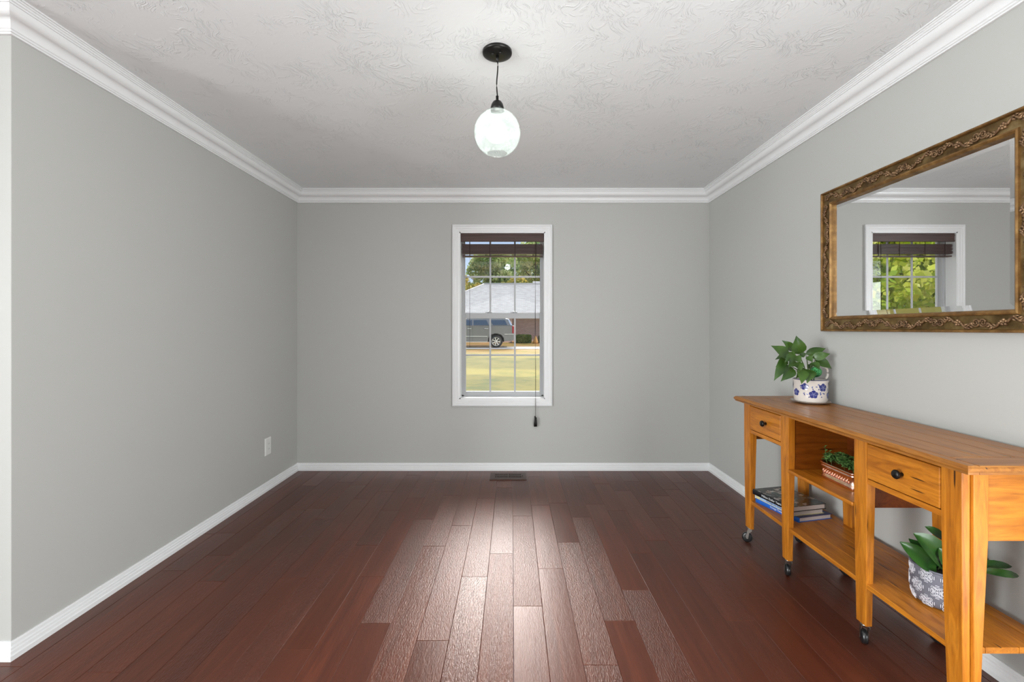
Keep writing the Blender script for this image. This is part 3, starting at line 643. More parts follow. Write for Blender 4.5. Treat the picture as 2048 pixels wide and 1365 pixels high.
# casters
def caster(x, y, ang):
    c0 = empty('caster', (x, y, 0)); c0.parent = C; c0.location = Vector((x, y, 0)) - C.location
    mb = MB(); cz = .0285
    mb.lathe([(.0005, .087), (.014, .087), (.016, .083), (.012, .079), (.0005, .079)], (x, y, 0), 16)
    for s_ in (-1, 1):
        mb.prism([(-.010, .079), (.010, .079), (.022, cz + .006), (.018, cz - .006), (.010, cz - .006), (.004, .058), (-.010, .070)], 'Y', s_ * .0135 - .001, s_ * .0135 + .001)
        for q in range(len(mb.v) - 14, len(mb.v)): p = mb.v[q]; mb.v[q] = (p[0] + x, p[1] + y, p[2])
    mb.box((x - .010, y - .0145, .0785), (x + .010, y + .0145, .081))
    Rz = Matrix.Translation((x, y, 0)) @ Matrix.Rotation(ang, 4, 'Z') @ Matrix.Translation((-x, -y, 0)); mb.xf(Rz)
    me = mb.build('x', 'chrome', None); me.name = 'fork'; me.parent = c0; me.location = -Vector((x, y, 0)); 
    mb = MB().lathe([(.0005, -.011), (.020, -.011), (.0265, -.009), (.0280, -.003), (.0280, .003), (.0265, .009), (.020, .011), (.0005, .011)], (x + .015, y, cz), 28, axis='Y'); mb.xf(Rz)
    me = mb.build('x', 'rubber', None); me.name = 'wheel'; me.parent = c0; me.location = -Vector((x, y, 0))
for (a, b_), an in zip(legs_y, (2.2, 1.15, 1.3, 2.6)):
    caster(FX + .019, (a + b_) / 2, an); caster(BX - .020, (a + b_) / 2, an + .7)
# rails, panels, drawers
ZR = .6405
def bar(name, a, b_, mat, bev=.0012): return MB().box(a, b_).build(name, mat, C, bev)
for (ya, yb, nm) in ((1.441, 1.742, 'drawer'), (2.300, 2.598, 'drawer')):
    bar('lower_rail', (FX + .003, ya, ZR), (FX + .024, yb, ZR + .020), 'oak_y')
    bar('upper_rail', (FX + .003, ya, .797), (FX + .024, yb, TZ - .0262), 'oak_y')
    dz0, dz1 = ZR + .0235, .7955
    dr = MB().box((FX - .001, ya + .003, dz0), (FX + .018, yb - .003, dz1)); dr.box((FX + .018, ya + .012, dz0 + .005), (BX - .06, ya + .024, dz1 - .02)); dr.box((FX + .018, yb - .024, dz0 + .005), (BX - .06, yb - .012, dz1 - .02)); dr.box((FX + .018, ya + .024, dz0 + .005), (BX - .06, yb - .024, dz0 + .012))
    d_ = dr.build('drawer', 'oak_y', C, 0.004, seg=3)
    yk = 2.43 if ya > 2 else 1.583; zk = .729
    MB().lathe([(.0005, 0), (.007, 0), (.006, -.010), (.008, -.014), (.0155, -.018), (.0165, -.023), (.013, -.028), (.0005, -.030)], (FX - .001, yk, zk), 24, axis='X').build('drawer_knob', 'black', d_)
for a, b_ in ((1.441, 1.742), (1.808, 2.236), (2.300, 2.598)): bar('back_apron', (BX - .026, a, .62), (BX - .008, b_, TZ - .0262), 'oak_deep_shade')
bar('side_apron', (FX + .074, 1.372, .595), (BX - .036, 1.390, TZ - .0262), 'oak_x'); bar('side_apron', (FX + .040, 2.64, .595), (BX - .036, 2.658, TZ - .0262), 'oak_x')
bar('cubby_side', (FX + .034, 1.786, .532), (BX - .036, 1.802, TZ - .0262), 'oak_deep_shade'); bar('cubby_side', (FX + .034, 2.240, .532), (BX - .036, 2.256, TZ - .0262), 'oak_half_shade')
bar('cubby_back', (BX - .05, 1.802, .546), (BX - .038, 2.240, TZ - .0262), 'oak_deep_shade')
bar('cubby_top_rail', (FX + .004, 1.808, .796), (FX + .022, 2.236, TZ - .0262), 'oak_y')
MB().box((FX - .006, 1.8085, .5295), (BX - .05, 2.2355, .5455)).build('middle_shelf', 'oak_y', C, 0.005, seg=3)
mb = MB()
ys_ = [1.345 + .05, 2.64]; x_ = [FX + .004, 1.455, 1.560, 1.640, BX - .004]
for a, b_ in zip(x_[:-1], x_[1:]): board(mb, a, b_, 1.398, 2.640, 0, .2545, .018, .0016, .0015)
mb.build('lower_shelf', 'oak_y', C)

# ------------------------------------------------------------------ leaves helper
def leaf(mb, base, tip, w, droop=0.15, fold=0.25, shape='heart', mi=0, up=(0, 0, 1), facing=None):
    b0 = Vector(base); t0 = Vector(tip); ax = t0 - b0; Ln = ax.length; ax.normalize()
    side = ax.cross(Vector(facing if facing is not None else up))
    if side.length < 1e-3: side = Vector((1, 0, 0))
    side.normalize(); nrm = side.cross(ax).normalized()
    if shape == 'heart': pf = [(0, .10), (.08, .62), (.22, .95), (.38, 1.0), (.55, .84), (.72, .55), (.87, .24), (1, .02)]
    else: pf = [(0, .10), (.15, .50), (.35, .88), (.55, 1.0), (.75, .86), (.9, .5), (1, .05)]
    vs = []; nC = 5
    for t_, ww in pf:
        c = b0 + ax * (Ln * t_) + nrm * (Ln * droop * (4 * t_ * (1 - t_)) * .5)
        for j in range(nC):
            s_ = (j - 2) / 2; vs.append(c + side * (s_ * ww * w / 2) + nrm * (abs(s_) * ww * w * fold))
    k = len(pf); fs = []
    for i in range(k - 1):
        for j in range(nC - 1): a = i * nC + j; fs.append((a, a + 1, a + 1 + nC, a + nC))
    mb.add(vs, fs, mi, True)
    # underside a hair below, so the blade has thickness
    vs2 = [v_ - nrm * .0006 for v_ in vs]; mb.add(vs2, [tuple(reversed(f)) for f in fs], mi, True)
def at_(x, y, d): return Vector(((x - 1024) / F * d, d, CH - (y - 658) / F * d))

# ------------------------------------------------------------------ flowered pot on the table top
pc = (1.598, 2.436); zt = TZ + .0004
SA = MB().lathe([(.0005, 0), (.060, 0), (.064, .002), (.088, .010), (.093, .012), (.093, .0145), (.087, .013), (.062, .0045), (.0005, .0045)], (pc[0], pc[1], zt), 48)
tag(SA.build('pot_saucer', 'saucer', origin=(pc[0], pc[1], zt)), 'clear scalloped plastic saucer under the blue flowered pot', 'saucer')
zp = zt + .0047
P1 = empty('potted_pothos', (pc[0], pc[1], zp), 'green leafy plant in a cream pot with blue painted flowers', 'potted plant')
rp_ = .080
mb = MB().lathe([(.0005, 0), (.066, 0), (.072, .003), (.0765, .014), (.079, .035), (rp_, .11), (.0825, .117), (.083, .122), (.080, .1235), (.0765, .121), (.075, .08), (.073, .02), (.0005, .016)], (pc[0], pc[1], zp), 56)
pot = mb.build('flower_pot', 'ceramic', P1)
MB().lathe([(.0778, .1238), (.0812, .1240), (.0826, .1222), (.0832, .1205), (.0820, .1238), (.0800, .1246), (.0778, .1238)], (pc[0], pc[1], zp), 56).build('blue_rim', 'blue', pot)
mb = MB(); mh = []
for i in range(13):
    a = -pi * .5 + pi * 1.15 * i / 12; mh.append((pc[0] + .070 + .014 * cos(a), pc[1] - .012, zp + .155 + .030 * sin(a)))
mb.tube(mh, .0058, 10); mb.build('pot_handle', 'ceramic', P1)
MB().lathe([(.0005, .098), (.0752, .098)], (pc[0], pc[1], zp), 32).build('soil', 'soil', P1)
def on_cyl(u, v, lift=.0006):     # u: angle in m along the wall, v height
    r_ = rp_ + lift - max(0, (.11 - v)) * .010; a = u / rp_ - 2.20
    return (pc[0] + r_ * cos(a), pc[1] + r_ * sin(a), zp + v)
mbA = MB(); mbB = MB()
def petal(mb, cu, cv, a, r0, w, on=on_cyl):
    n_ = 10; vs = []
    for i in range(n_):
        t_ = 2 * pi * i / n_; pu = r0 * .55 + r0 * .5 * cos(t_); pv = w * sin(t_)
        vs.append(on(cu + pu * cos(a) - pv * sin(a), cv + pu * sin(a) + pv * cos(a)))
    mb.add(vs, [tuple(range(n_))])
for cu, cv, r0 in ((-.022, .088, .019), (.064, .086, .022), (.018, .050, .022), (.145, .088, .02), (.11, .045, .021), (-.07, .055, .02), (-.115, .09, .02), (.2, .05, .02)):
    for q in range(5): petal(mbA, cu, cv, 2 * pi * q / 5 + .3, r0 * .95, r0 * .46)
    for q in range(5): petal(mbB, cu, cv, 2 * pi * q / 5 + .9, r0 * .62, r0 * .10, lambda u, v: on_cyl(u, v, .0010))
for cu, cv, a in ((.035, .100, .2), (.036, .088, 2.9), (.045, .056, .6), (.052, .045, 1.9), (.060, .058, -.4), (.010, .082, 1.2), (.095, .075, .5), (.1, .105, .2), (-.006, .045, 2.4), (-.03, .05, .6), (.088, .045, .4), (-.045, .085, 1.2), (.14, .06, .3)):
    petal(mbB, cu, cv, a, .010, .0032); petal(mbA, cu + .008, cv - .008, a + 1.2, .008, .0026)
mbA.build('blue_flowers', 'blue', pot); mbB.build('pale_flower_leaves', 'greyblue', pot)
Q = lambda cx, cy, d: at_(1440 + cx / 4.016, 660 + cy / 4.016, d)
mb = MB(); ms = MB(); rootp = Vector((pc[0] - .01, pc[1], zp + .10))
VF = (-.35, -1, .35)
lv = [((545, 205), (410, 128), 80, -.06), ((628, 195), (612, 48), 100, -.01), ((585, 165), (497, 85), 60, .02), ((690, 195), (850, 150), 60, .02), ((745, 225), (884, 193), 62, -.03), ((765, 240), (896, 312), 72, -.02),
      ((560, 205), (443, 240), 55, .0), ((535, 240), (447, 300), 62, -.03), ((522, 262), (433, 410), 66, -.05), ((575, 300), (488, 415), 84, -.07), ((660, 320), (655, 436), 74, -.08), ((720, 320), (700, 430), 84, -.07), ((610, 262), (650, 330), 74, -.06),
      ((560, 310), (535, 400), 70, -.06), ((735, 265), (800, 320), 62, -.06), ((600, 215), (650, 262), 62, -.04), ((640, 205), (690, 190), 46, .01), ((600, 250), (548, 300), 70, -.07), ((560, 180), (600, 215), 50, -.02), ((700, 215), (745, 260), 46, -.03), ((700, 290), (760, 330), 50, .03), ((590, 190), (520, 262), 60, -.05), ((650, 290), (610, 390), 70, -.06)]
for (b2, t2, wd, dd) in lv:
    d_ = pc[1] + dd; b3 = Q(b2[0], b2[1], d_); t3 = Q(t2[0], t2[1], d_ + .55 * dd - .01); t3.x = min(t3.x, 1.712)
    fc = (random.uniform(-.5, .2), -1, random.uniform(.15, .9))
    leaf(mb, b3, t3, wd / 4.016 / F * pc[1] * 1.12, droop=random.uniform(.12, .3), fold=random.uniform(.05, .16), facing=fc)
    mid = (rootp + b3) / 2 + Vector((0, 0, .02)); ms.tube([rootp + Vector((random.uniform(-.03, .03), random.uniform(-.03, .03), 0)), mid, b3], .0014, 5)
mb.build('foliage', 'pothos', P1); ms.build('stems', 'stem', P1)
gb = Q(768, 338, 2.405)
G = MB().ball(gb, .0285, 0, 24); G.tube([gb, (gb.x - .005, gb.y + .01, zp + .1)], .0015, 6)
tag(G.build('glitter_ball', 'glitter', origin=gb), 'green glittery ball pick stuck in the flowered pot', 'ornament')

# ------------------------------------------------------------------ copper planter in the cubby
sz = .5459
cx0, cx1, cy0, cy1 = 1.440, 1.535, 1.925, 2.136
P2 = empty('copper_planter', ((cx0 + cx1) / 2, (cy0 + cy1) / 2, sz), 'copper trough planter of small green leaves on the middle shelf', 'potted plant')
def rrect(x0, x1, y0, y1, r, z, n_=5):
    out = []
    for (cx_, cy_, a0) in ((x1 - r, y1 - r, 0), (x0 + r, y1 - r, pi / 2), (x0 + r, y0 + r, pi), (x1 - r, y0 + r, 3 * pi / 2)):
        for i in range(n_ + 1): a = a0 + pi / 2 * i / n_; out.append((cx_ + r * cos(a), cy_ + r * sin(a), z))
    return out
mb = MB(); pr = [(.006, 0), (.003, .001), (.001, .004), (.003, .008), (.001, .011), (.004, .014), (.003, .052), (.000, .055), (-.002, .059), (.0005, .062), (-.002, .066), (-.004, .072), (-.0035, .0745), (.000, .0745), (.002, .068), (.006, .060)]
mb.loft([rrect(cx0 + a, cx1 - a, cy0 + a, cy1 - a, .022, sz + .0003 + z) for z, a in [(p[1], p[0]) for p in pr]], smooth=True)
tr_ = mb.build('copper_trough', 'copper', P2)
mb = MB()
for i in range(22):
    y = cy0 + .026 + (cy1 - cy0 - .052) * i / 21; hgt = .015 + .006 * (i % 2)
    mb.ball((cx0 + .0022, y, sz + .030 + .004 * (i % 2)), .0030, 0, 8, (.45, .7, hgt / .0045 / 1.6))
mb.build('embossed_flutes', 'copper', tr_)
mb = MB(); rn = random.Random(5)
def rosette(mb, c, r, n_=9):
    for ring in range(2):
        for i in range(n_ - 3 * ring):
            a = 2 * pi * i / (n_ - 3 * ring) + rn.random(); el = .25 + .65 * ring + rn.uniform(-.2, .2); rr = r * (1 - .3 * ring)
            tip = Vector(c) + Vector((cos(a) * cos(el), sin(a) * cos(el), sin(el))) * rr
            leaf(mb, c, tip, rr * .85, .3, .15, 'round')
for i in range(46):
    y = rn.uniform(cy0 + .01, cy1 - .01); x = rn.uniform(cx0 + .008, cx1 - .008); z = sz + .072 + rn.uniform(0, .030) + .012 * sin((y - cy0) / (cy1 - cy0) * pi)
    rosette(mb, (x, y, z), rn.uniform(.018, .026))
ms = MB()
for sx_, sy_, hh_ in ((1.45, 2.090, .148), (1.46, 2.073, .130), (1.475, 2.015, .135), (1.48, 1.96, .105)):
    sm_ = MB(); sm_.tube([(sx_, sy_, sz + .05), (sx_ - .003, sy_ + .003, sz + hh_ * .6), (sx_ - .006, sy_ + .01, sz + hh_)], .0011, 5); sm_.build('stem', 'stem', P2)
    for q in range(6):
        z = sz + hh_ * (.62 + .075 * q); c = (sx_ - .005, sy_ + .008, z); a = q * 2.2
        leaf(mb, c, (c[0] + .012 * cos(a), c[1] + .012 * sin(a), z + .008), .010, .2, .1, 'round')
mb.build('foliage', 'rosette', P2)
MB().box((cx0 + .008, cy0 + .008, sz + .05), (cx1 - .008, cy1 - .008, sz + .058)).build('soil', 'soil', P2)

# ------------------------------------------------------------------ patterned pot on the lower shelf
sz2 = .2549; pc2 = (1.540, 1.632)
P3 = empty('potted_rubber_plant', (pc2[0], pc2[1], sz2), 'dark leafy plant in a white and grey patterned pot on the lower shelf', 'potted plant')
pr = [(.0005, 0), (.060, 0), (.072, .004), (.081, .014), (.0855, .030), (.087, .055), (.0872, .128), (.0865, .133), (.084, .134), (.082, .131), (.081, .11), (.0005, .108)]
mb = MB().lathe(pr[:-1], (pc2[0], pc2[1], sz2), 64); mb.lathe([(.081, .11), (.0005, .11)], (pc2[0], pc2[1], sz2), 32)
pot3 = mb.build('patterned_pot', 'pot_grey', P3)
def on2(u, v, lift=.0008):
    r_ = .0872 + lift
    if v < .055: r_ = .0872 - .0115 * ((.055 - v) / .055) ** 2.2 + lift
    a = u / .0872; return (pc2[0] + r_ * cos(a), pc2[1] + r_ * sin(a), sz2 + v)
mb = MB()
cellw = 2 * pi * .0872 / 9
def ln(pts, r): mb.tube([on2(u, v) for u, v in pts], r, 5)
for row, v0 in enumerate((.022, .067, .112)):
    for c_ in range(9):
        u0 = c_ * cellw + (cellw / 2 if row % 2 else 0)
        for q in range(4):
            a = pi / 4 + q * pi / 2
            for sc2 in (1.0, .5):
                pts = []
                for i in range(15):
                    t_ = 2 * pi * i / 14; pu = .0115 + .0105 * sc2 * cos(t_); pv = .0060 * sc2 * sin(t_)
                    u = u0 + pu * cos(a) - pv * sin(a); v_ = v0 + pu * sin(a) + pv * cos(a); pts.append((u, max(.006, min(.128, v_))))
                ln(pts, .00095)
        for q in range(4):
            a = q * pi / 2
            for k_ in (.012, .017, .022):
                pts = [(u0 + k_ * cos(a) + .006 * sin(t_) * -sin(a), max(.006, min(.128, v0 + k_ * sin(a) + .006 * sin(t_) * cos(a)))) for t_ in (-1.2, -.6, 0, .6, 1.2)]
                ln(pts, .0009)
mb.build('raised_pattern', 'pot_white', pot3)
MB().lathe([(.0815, .1335), (.0865, .1348), (.0878, .131), (.0875, .128), (.0815, .1335)], (pc2[0], pc2[1], sz2), 64).build('white_rim', 'pot_grey', pot3)
MB().lathe([(.0005, .118), (.0808, .118)], (pc2[0], pc2[1], sz2), 32).build('soil', 'soil', P3)
S = lambda cx, cy, d: at_(1700 + cx / 2.704, 860 + cy / 2.704, d)
mb = MB(); ms = MB(); root = Vector((pc2[0], pc2[1], sz2 + .115))
lv = [((465, 775), (270, 607), 80, -.02), ((475, 770), (318, 590), 75, .02), ((500, 745), (343, 560), 110, -.04), ((520, 600), (405, 523), 42, .05), ((660, 760), (778, 680), 62, .02), ((640, 722), (876, 741), 34, -.09), ((650, 752), (914, 792), 32, -.105), ((640, 800), (730, 812), 50, -.08),
      ((560, 740), (560, 540), 90, .0), ((600, 740), (650, 560), 80, .03), ((540, 760), (480, 640), 70, -.06), ((620, 760), (700, 640), 60, .06)]
for (b2, t2, wd, dd) in lv:
    d_ = pc2[1] + dd; b3 = S(b2[0], b2[1], d_); t3 = S(t2[0], t2[1], d_); t3.x = min(t3.x, 1.716); b3.x = min(b3.x, 1.70)
    leaf(mb, b3, t3, wd / 2.704 / F * pc2[1] * 1.15, droop=random.uniform(.12, .3), fold=random.uniform(.08, .2), shape='oval', facing=(random.uniform(-.5, 0), -1, random.uniform(.3, .9)))
    ms.tube([root + Vector((random.uniform(-.02, .02), random.uniform(-.02, .02), 0)), (root + b3) / 2, b3], .0022, 6)
mb.build('foliage', 'fig', P3); ms.build('stems', 'stem', P3)

# ------------------------------------------------------------------ books on the lower shelf
def text_mesh(name, s, size, mat, parent, mtx):
    cu = bpy.data.curves.new(name, 'FONT'); cu.body = s; cu.size = size; cu.extrude = .0001; cu.align_x = 'CENTER'; cu.align_y = 'CENTER'
    tmp = bpy.data.objects.new('t', cu); COL.objects.link(tmp); dg = bpy.context.evaluated_depsgraph_get(); dg.update()
    me = bpy.data.meshes.new_from_object(tmp.evaluated_get(dg)); bpy.data.objects.remove(tmp)
    me.transform(mtx); me.materials.clear(); return link(name, me, mat, parent)
def book(label, origin, ang, ln_, wd, th, cover, spine, top, name='hardcover_book', ends=None, title=None, ink='ink_white', group='books on the lower shelf'):
    """origin: near spine corner; spine runs away from it along +y', pages toward +x'"""
    b = empty(name, origin, label, 'book', group); ct = .0022
    def part(nm, mbx, mats, par=None, bev=0):
        o = mbx.build('x', mats, None); o.name = nm; o.parent = par or b
        if bev: md = o.modifiers.new('bevel', 'BEVEL'); md.width = bev; md.segments = 2
        return o
    mbx = MB(); r_ = .004
    mbx.box((0, 0, 0), (wd, ln_, ct)); mbx.box((.004, 0, th - ct), (wd, ln_, th), 1)
    mbx.loft([[( -.0 + .006 - .006 * cos(a), y, th / 2 + (th / 2) * sin(a)) for a in [(-pi / 2) + pi * i / 10 for i in range(11)]] + [(.008, y, th - ct), (.008, y, ct)] for y in (0, ln_)], 2)
    o = part('cover', mbx, [cover, top, spine])
    part('page_block', MB().box((.008, .005, ct), (wd - .005, ln_ - .005, th - ct)), 'pages')
    if ends:
        for y0, y1 in ((-.0004, .030), (ln_ - .030, ln_ + .0004)):
            m_ = MB(); m_.loft([[(.0058 - .0064 * cos(a), y, th / 2 + (th / 2 + .0003) * sin(a)) for a in [(-pi / 2) + pi * i / 10 for i in range(11)]] for y in (y0, y1)], cap=False, closed=False)
            part('yellow_spine_band', m_, ends, o)
    if title:
        # spine faces -x; text reads along the spine
        mt = Matrix(((0, 0, -1, -.0007), (-1, 0, 0, ln_ * .50), (0, 1, 0, th / 2), (0, 0, 0, 1)))
        text_mesh('spine_title', title, th * .62, ink, o, mt)
    b.rotation_euler = (0, 0, ang); return b
zs = sz2; 
book('bright blue spined hardcover book lying at the bottom of the stack', (1.448, 2.300, zs), radians(14), .284, .212, .024, 'book_blue', 'book_blue', 'book_navy', title='Vintage Time')
book('hardcover book with pale blue spine and yellow ends between the two others', (1.432, 2.320, zs + .0243), radians(12), .256, .190, .024, 'book_yellow', 'book_pale', 'book_pale', ends='book_yellow', title='Through the Bible', ink='ink_dark')
book('black spined hardcover book with photo collage cover on top of the stack', (1.420, 2.308, zs + .0486), radians(13), .270, .212, .027, 'book_black', 'book_black', 'collage', title='Million Dollar Years')

# ================================================================== outdoors
def gz(y):
    pts = [(-10, -.55), (4, -.55), (15, -.40), (24, -.16), (28, -.04), (31, 0.0), (36, .27), (60, .4), (140, .8)]
    for (a, za), (b_, zb) in zip(pts[:-1], pts[1:]):
        if y <= b_: return za + (zb - za) * (y - a) / (b_ - a)
    return pts[-1][1]
ysg = [4.13, 6, 9, 12, 15, 18, 21, 24, 26, 28, 29.5, 31, 33, 36, 45, 60, 90, 140]
mb = MB(); xsg = [-120, -60, -30, -15, -5, 5, 15, 30, 60, 120]
vs = [(x, y, gz(y)) for y in ysg for x in xsg]; nx = len(xsg)
mb.add(vs, [(j * nx + i, j * nx + i + 1, (j + 1) * nx + i + 1, (j + 1) * nx + i) for j in range(len(ysg) - 1) for i in range(nx - 1)], 0, True)
struct(mb.build('lawn', 'lawn'), 'sunlit green and yellow lawn outside the window', 'lawn')
mb = MB(); vs = [];
for y in (28.2, 29.5, 31.0): vs += [(-40, y, gz(y) + .02), (40, y, gz(y) + .02)]
mb.add(vs, [(0, 1, 3, 2), (2, 3, 5, 4)])
struct(mb.build('driveway', 'concrete'), 'pale concrete driveway under the parked car', 'driveway')
# exterior skin and eave of this house
def uvbox(o):
    me = o.data; uv = me.uv_layers.new(name='UVMap')
    for p in me.polygons:
        nr = p.normal
        for li in p.loop_indices:
            c = me.vertices[me.loops[li].vertex_index].co
            if abs(nr.z) > .95: u, v = c.x, c.y
            elif abs(nr.x) > abs(nr.y): u, v = c.y, c.z * (1 / max(.3, sqrt(1 - nr.z ** 2)))
            else: u, v = c.x, c.z * (1 / max(.3, sqrt(1 - nr.z ** 2)))
            uv.data[li].uv = (u, v)
# neighbour's house
H = empty('house', (3, 40, .3), 'single storey brick house with pale grey hip roof across the lawn', 'house')
hx0, hx1, hy0, hy1, ze = -7.8, 16.0, 35.0, 45.0, 2.45; g0 = .15
uvbox(MB().box((hx0 + .45, hy0 + .5, g0), (hx1 - .4, hy1 - .4, ze)).build('brick_wall', 'brick', H))
mb = MB(); zr = 5.18
mb.add([(hx0, hy0, ze), (hx1, hy0, ze), (hx1, hy1, ze), (hx0, hy1, ze), (-2.45, 40, zr), (11.0, 40, zr)], [(0, 1, 5, 4), (1, 2, 5), (2, 3, 4, 5), (3, 0, 4), (0, 3, 2, 1)])
uvbox(mb.build('roof', 'shingle', H))
mb = MB()  # front hip wing
mb.add([(-4.6, 34.2, ze - .02), (4.4, 34.2, ze - .02), (-.44, 37.9, 4.06), (-4.6, 36.0, ze + .1), (4.4, 36.0, ze + .1), (-.44, 38.4, 4.06)], [(0, 1, 2), (1, 4, 5, 2), (0, 2, 5, 3), (0, 3, 4, 1)])
uvbox(mb.build('front_wing_roof', 'shingle', H))
uvbox(MB().box((-4.2, 34.6, g0), (-.0, 35.8, ze - .03)).build('front_wing_wall', 'brick', H))
mb = MB().add([(1.7, 38, 3.2), (14, 38, 3.2), (14, 46, 3.2), (1.7, 46, 3.2), (1.9, 41.3, 5.55), (9.5, 41.3, 5.55)], [(0, 1, 5, 4), (1, 2, 5), (2, 3, 4, 5), (3, 0, 4)])
uvbox(mb.build('tall_roof', 'shingle', H))
mb = MB().box((hx0, hy0 - .02, ze - .16), (hx1, hy0 + .03, ze)); mb.box((hx0, hy0, ze - .05), (hx0 + .04, hy1, ze)); mb.build('fascia', 'car_trim' if False else 'trim', H)
mb = MB().tube([(-2.45, 40, zr + .02), (11.0, 40, zr + .02)], .07, 6); mb.tube([(hx0, hy0, ze), (-2.45, 40, zr)], .06, 6); mb.build('ridge_caps', 'concrete', H)

# leafy things
def leaf_cloud(name, blobs, n_, size, mat, parent=None, seed=0, bias=0.0, box_=False):
    rn = random.Random(seed); V_ = []; F_ = []; tone = []
    vol = [b[3] ** 2 for b in blobs]; tot = sum(vol)
    og = Vector(parent_world(parent)) if parent is not None else Vector((0, 0, 0))
    for (cx_, cy_, cz_, r_, sq), vv in zip(blobs, vol):
        for i in range(int(n_ * vv / tot)):
            while True:
                d = Vector((rn.uniform(-1, 1), rn.uniform(-1, 1), rn.uniform(-1, 1)))
                if .05 < d.length < 1: break
            d = d.normalized() * (d.length ** .35)
            lump = 1 + .35 * mnoise.noise(Vector((d.x * 2.2 + cx_, d.y * 2.2 + cy_, d.z * 2.2 + seed)))
            if box_: d = Vector([max(-.75, min(.75, q)) / .75 for q in d]); lump = 1 + .05 * mnoise.noise(d * 5)
            p = Vector((cx_, cy_, cz_)) + Vector((d.x * sq[0], d.y * sq[1], d.z * sq[2])) * r_ * lump - og
            s_ = size * rn.uniform(.6, 1.3)
            a = Vector((rn.uniform(-1, 1), rn.uniform(-1, 1), rn.uniform(-1, 1))).normalized() * s_; b_ = a.cross(Vector((rn.uniform(-1, 1), rn.uniform(-1, 1), rn.uniform(-1, 1)))).normalized() * s_ * .7
            k_ = len(V_); V_ += [p - a, p + b_, p + a, p - b_]; F_.append((k_, k_ + 1, k_ + 2, k_ + 3))
            tn = .45 + bias + .55 * mnoise.noise((p + og) * (1.1 / max(.3, r_ ** .5))) + rn.uniform(-.22, .22)
            tone.append(max(0, min(1, tn)))
    me = bpy.data.meshes.new(name); me.from_pydata([tuple(v_) for v_ in V_], [], F_); me.update()
    at2 = me.attributes.new('tone', 'FLOAT', 'FACE'); at2.data.foreach_set('value', tone)
    return link(name, me, mat, parent)
def tree(name, label, x, y, h, r, mat, n_, size, seed, sq=(1, 1, .9), bias=0, group=None, conifer=False):
    z0 = gz(y); t_ = empty(name, (x, y, z0), label, 'tree', group); rn = random.Random(seed)
    mb = MB().tube([(x, y, z0 - .1), (x + .1, y, z0 + h * .35), (x, y, z0 + h * .75)], [r * .07, r * .055, r * .02], 10)
    for q in range(6):
        a = q * 1.1 + rn.random(); zb = z0 + h * (.3 + .06 * q); mb.tube([(x, y, zb), (x + cos(a) * r * .35, y + sin(a) * r * .35, zb + r * .25), (x + cos(a) * r * .8, y + sin(a) * r * .8, zb + r * .45)], [r * .03, r * .02, r * .008], 6)
    mb.build('trunk', 'bark', t_)
    blobs = []
    if conifer:
        for q in range(9): f_ = q / 8; blobs.append((x, y, z0 + h * (.12 + .85 * f_), r * (1 - .9 * f_), (1, 1, .5)))
    else:
        blobs.append((x, y, z0 + h * .62, r * .62, sq))
        for q in range(9):
            a = 2 * pi * q / 9 + rn.random(); zz = z0 + h * (.45 + .38 * rn.random()); rr = r * rn.uniform(.32, .46)
            blobs.append((x + cos(a) * r * .6, y + sin(a) * r * .6, zz, rr, (1, 1, .85)))
        blobs.append((x, y, z0 + h * .88, r * .4, (1, 1, .8)))
    leaf_cloud('crown', blobs, n_, size, mat, t_, seed, bias); return t_
TG = 'trees behind the brick house'
tree('broadleaf_tree', 'yellow green autumn tree behind the left end of the roof', -6.2, 52, 7.2, 3.2, 'leaf_yellow', 9000, .17, 11, group=TG)
tree('broadleaf_tree', 'tall green tree behind the roof left of its middle', -2.6, 60, 12.0, 3.6, 'leaf_green', 12000, .18, 12, group=TG)
tree('broadleaf_tree', 'large full green tree rising behind the middle of the roof', 3.6, 66, 14.5, 4.6, 'leaf_green', 15000, .19, 13, group=TG, bias=.05)
tree('spruce_tree', 'blue green conifer behind the right side of the roof', 5.4, 55, 13.0, 2.6, 'leaf_blue', 11000, .15, 14, group=TG, conifer=True)
tree('broadleaf_tree', 'low yellowish tree peeking over the centre of the roof ridge', .6, 50, 6.6, 2.6, 'leaf_yellow', 7000, .15, 15, group=TG, bias=-.1)
# maple by the side of the lawn: fills the window in the mirror, and a big lawn tree out of frame whose shade crosses the grass
tree('maple_tree', 'bright yellow green maple seen through the window in the mirror', -7.4, 14.0, 6.4, 4.2, 'leaf_maple', 26000, .11, 21, bias=.05)
tree('maple_tree', 'spreading green maple further left on the lawn seen in the mirror', -13.0, 19.5, 8.0, 4.6, 'leaf_maple', 20000, .13, 22, bias=-.15)
tree('lawn_tree', 'green shade tree standing right of the lawn out of direct view', 6.3, 16.2, 10.0, 3.0, 'leaf_green', 9000, .17, 23)
tree('lawn_tree', 'small green shade tree near the house corner out of direct view', 5.3, 9.8, 8.5, 1.9, 'leaf_green', 5000, .14, 24)
